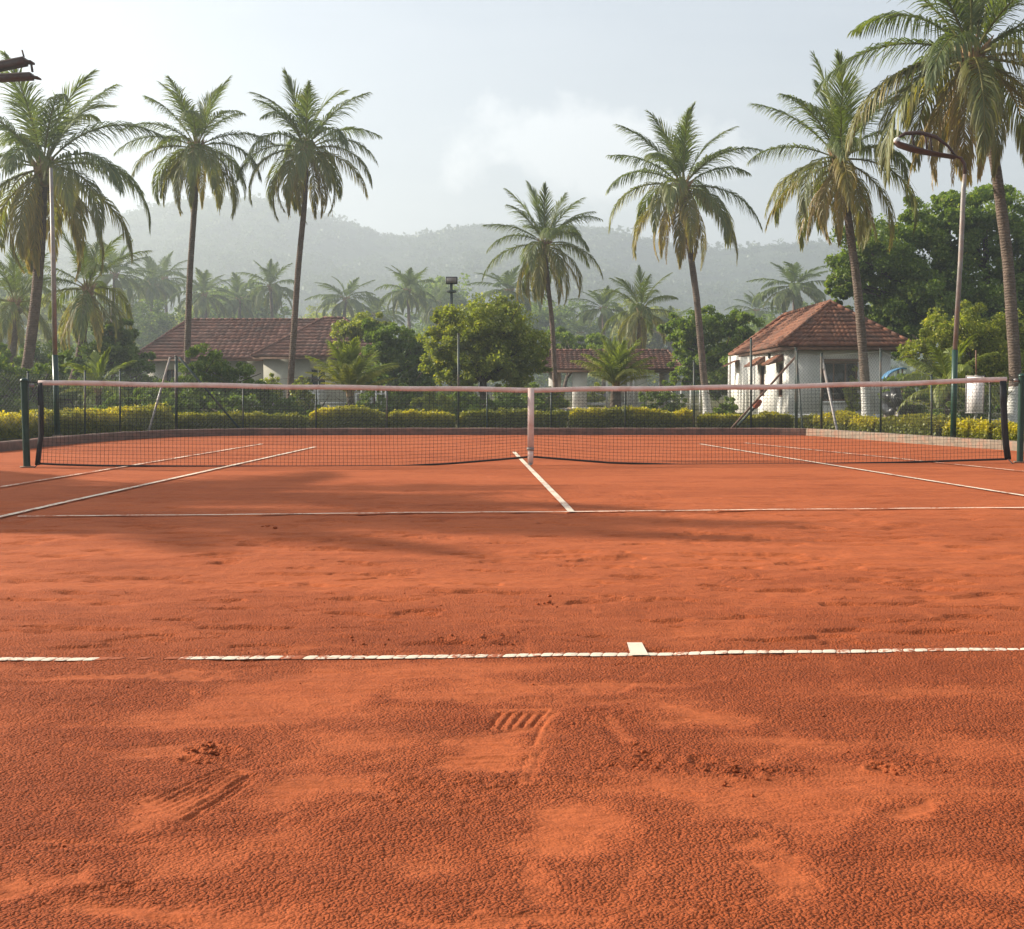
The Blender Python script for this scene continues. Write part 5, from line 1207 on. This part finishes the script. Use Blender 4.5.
def blue_roof():
    Y = 36.; t = thing('blue_awning', 'curved blue sheet awning right of the white house', 'awning', (*at(897, 400, Y)[:2], 0))
    pts = [(886, 378), (889, 374), (893, 371), (898, 369), (903, 367.5), (907, 368)]; P = [at(u, v, Y) for u, v in pts]; V = []
    for p in P:
        for d in (0, .5):
            for z in (0, -.03): V.append(p + [0, d, z])
    Q = []
    for k in range(len(P) - 1):
        a = 4 * k; Q += [[a, a + 4, a + 6, a + 2], [a + 1, a + 3, a + 7, a + 5], [a, a + 1, a + 5, a + 4], [a + 2, a + 6, a + 7, a + 3]]
    Q += [[0, 2, 3, 1], [20, 21, 23, 22]]
    mb = MB(); mb.add(V, Q); mb.build('sheet', M['blue'], t)
    for p in (P[1], P[4]):
        for d in (.05, .45): mb = MB(); mb.tube([[p[0], Y + d, 0], [p[0], Y + d, p[2] - .02]], .02, 8); mb.build('post', M['wood'], t)
blue_roof()

# ------------------------------------------------------------------ hills
HP = np.array([(-500, 225), (-250, 232), (-60, 222), (60, 226), (120, 222), (145, 216), (175, 209), (205, 205), (235, 207), (265, 205), (300, 209), (335, 222), (365, 232), (400, 240), (425, 239), (450, 233), (480, 229), (520, 230), (560, 228), (600, 232), (640, 241), (680, 249), (720, 253), (750, 251), (785, 247), (815, 246), (850, 250), (930, 262), (1050, 250), (1250, 240), (1600, 260)], float)
HY = 800.
def ridge_h(x):
    u = CX + F * x / (HY * cp); v = np.interp(u, HP[:, 0], HP[:, 1]) + 4; return CAMH + (388.5 - v) * HY / F * 1.003
def hillz(x, y):
    r = ridge_h(x * HY / np.maximum(y, 100)); f = sstep(330, HY, y) * (1 - .5 * sstep(HY, 1400, y))
    spur = 1 - .30 * (fbm(x * .006, y * .003, 71, 4) - .35) * (1 - sstep(HY - 120, HY, y)) * 2
    return -1 + (r + 1) * f * np.clip(spur, .6, 1.02)
hx = np.arange(-840, 841, 10.); hy = np.arange(320, 1280, 10.); X, Y_ = np.meshgrid(hx, hy); x = X.ravel(); y = Y_.ravel(); nx, ny = len(hx), len(hy)
I, J = np.meshgrid(np.arange(nx - 1), np.arange(ny - 1)); q = (J * nx + I).ravel()
x2 = x * (y / HY) ** .5
o = mk('hills', np.stack([x2, y, hillz(x2, y)], 1), np.stack([q, q + 1, q + nx + 1, q + nx], 1), M['hill'], smooth=True)
tag(o, 'wooded hills fading into haze', kind='structure')
def hillwood():
    rng = np.random.RandomState(9); n = 6500; y = rng.uniform(400, HY + 20, n); x = rng.uniform(-1, 1, n) * y * .48
    k = 1500; x = np.concatenate([x, rng.uniform(-370, 370, k)]); y = np.concatenate([y, rng.uniform(HY - 28, HY + 10, k)])
    z = hillz(x, y); r = rng.uniform(1.6, 3.6, len(x)) * (1 + .9 * (rng.rand(len(x)) < .04)); m = 44
    C = np.repeat(np.stack([x, y, z + r * .35], 1), m, 0); g = rng.normal(size=C.shape); g /= np.linalg.norm(g, axis=1)[:, None]; rr = np.repeat(r, m)
    P = C + g * (rr * rng.rand(len(rr)) ** .35)[:, None] * [1, 1, .75]
    tone = np.repeat(.3 + .4 * rng.rand(len(x)), m)
    V, Q = leaf_arrays(P, .42 * rr, rng, outdir=g)
    o = mk('hill_wood', V, Q, M['hillwood'], attrs={'var': np.repeat(tone, 4), 'yel': np.zeros(4 * len(tone))})
    tag(o, 'far wood covering the hills, fading into haze', 'wood', kind='stuff')
hillwood()
def valley():       # low scrub between the far palms and the hills
    rng = np.random.RandomState(19); n = 1500; y = rng.uniform(215, 440, n); x = rng.uniform(-1, 1, n) * y * .5; r = rng.uniform(2.4, 5., n); m = 90
    z = np.where(y > 330, hillz(x, y), 0) + r * .6
    C = np.repeat(np.stack([x, y, z], 1), m, 0); g = rng.normal(size=C.shape); g /= np.linalg.norm(g, axis=1)[:, None]; rr = np.repeat(r, m)
    P = C + g * (rr * rng.rand(len(rr)) ** .35)[:, None]; V, Q = leaf_arrays(P, .26 * rr, rng, outdir=g); tone = np.repeat(rng.rand(n), m)
    o = mk('valley_wood', V, Q, M['hillwood'], attrs={'var': np.repeat(tone, 4), 'yel': np.zeros(4 * len(tone))})
    tag(o, 'far wood on the flat land before the hills', 'wood', kind='stuff')
valley()

# ------------------------------------------------------------------ air
HAZE_D, HAZE_G = .0014, .42
m, nt, out = newmat('haze'); pv = N(nt, 'ShaderNodeVolumePrincipled'); pv.inputs['Color'].default_value = (.82, .92, 1.0, 1)
pv.inputs['Density'].default_value = HAZE_D; pv.inputs['Anisotropy'].default_value = HAZE_G; nt.links.new(pv.outputs[0], out.inputs['Volume'])
mb = MB(); mb.box((-1000, -60, -3), (1000, 1400, 128)); o = mb.build('haze', m); tag(o, 'pale morning haze filling the air', 'haze', kind='stuff')

# ------------------------------------------------------------------ sky, sun, camera
SUN_AZ, SUN_EL = -72., 27.            # degrees: azimuth from +Y (ahead), negative = to the left
w = bpy.data.worlds.new('World'); sc.world = w; w.use_nodes = True; nt = w.node_tree; nt.nodes.clear()
wo = nt.nodes.new('ShaderNodeOutputWorld'); bg = nt.nodes.new('ShaderNodeBackground'); sky = nt.nodes.new('ShaderNodeTexSky')
sky.sky_type = 'NISHITA'; sky.sun_disc = False; sky.sun_elevation = math.radians(SUN_EL); sky.sun_rotation = math.radians(SUN_AZ)
sky.air_density = 1.0; sky.dust_density = 3.6; sky.ozone_density = 1.2; sky.altitude = 50
bg.inputs[1].default_value = .109
tc = N(nt, 'ShaderNodeTexCoord'); sx = N(nt, 'ShaderNodeSeparateXYZ'); nt.links.new(tc.outputs['Generated'], sx.inputs[0])
# thin high cloud on a plane above: project the view direction to the cloud deck
dz = mth(nt, 'MAXIMUM', mth(nt, 'ADD', sx.outputs[2], .10), .02); cb = N(nt, 'ShaderNodeCombineXYZ')
nt.links.new(mth(nt, 'DIVIDE', sx.outputs[0], dz), cb.inputs[0]); nt.links.new(mth(nt, 'DIVIDE', sx.outputs[1], dz), cb.inputs[1])
cn = noise(nt, .9, 7, .58, cb.outputs[0], .3)
veil = ramp(nt, cn, [(.30, (0, 0, 0)), (.80, (.55, .55, .55))])
# one soft heap of cloud over the hills
cd = ray(590, 150); cd = cd / np.linalg.norm(cd)
df = N(nt, 'ShaderNodeVectorMath', operation='SUBTRACT'); nt.links.new(tc.outputs['Generated'], df.inputs[0]); df.inputs[1].default_value = tuple(cd)
mp = N(nt, 'ShaderNodeMapping'); mp.inputs['Scale'].default_value = (8.5, 8.5, 17.); nt.links.new(df.outputs[0], mp.inputs[0])
ln = N(nt, 'ShaderNodeVectorMath', operation='LENGTH'); nt.links.new(mp.outputs[0], ln.inputs[0])
cn2 = noise(nt, 11, 8, .6, tc.outputs['Generated'])
heap = mth(nt, 'ADD', mth(nt, 'SUBTRACT', 1.15, ln.outputs['Value']), mth(nt, 'MULTIPLY', mth(nt, 'SUBTRACT', cn2, .5), 2.4))
heap = ramp(nt, heap, [(.25, (0, 0, 0)), (.62, (.30, .30, .30))])
cov = mth(nt, 'MAXIMUM', heap, mth(nt, 'MULTIPLY', veil, .22))
thin = mixc(nt, .45, sky.outputs[0], (3.6, 3.62, 3.58, 1))
c = mixc(nt, cov, thin, (9.5, 9.3, 9.0, 1))
nt.links.new(c, bg.inputs[0]); nt.links.new(bg.outputs[0], wo.inputs[0])
sl = bpy.data.lights.new('sun', 'SUN'); sl.energy = 5.0; sl.angle = math.radians(.6); sl.color = (1, .91, .77)
so = bpy.data.objects.new('sun', sl); COL.objects.link(so)
az, el = math.radians(SUN_AZ), math.radians(SUN_EL); sd = Vector((math.sin(az) * math.cos(el), math.cos(az) * math.cos(el), math.sin(el)))
so.rotation_euler = sd.to_track_quat('Z', 'Y').to_euler(); so.location = sd * 60
cam = bpy.data.cameras.new('camera'); co = bpy.data.objects.new('camera', cam); COL.objects.link(co); sc.camera = co
co.location = (0, 0, CAMH); co.rotation_euler = (PI / 2 - PITCH, 0, 0); cam.sensor_fit = 'HORIZONTAL'; cam.sensor_width = 36; cam.lens = F / 1024 * 36; cam.clip_end = 6000; cam.clip_start = .05
sc.view_settings.view_transform = 'Standard'; sc.view_settings.look = 'None'; sc.view_settings.gamma = 1; sc.view_settings.exposure = 1.0
cy = sc.cycles; cy.max_bounces = 8; cy.diffuse_bounces = 5; cy.glossy_bounces = 2; cy.transmission_bounces = 5; cy.transparent_max_bounces = 4; cy.volume_bounces = 0; cy.caustics_reflective = False; cy.caustics_refractive = False
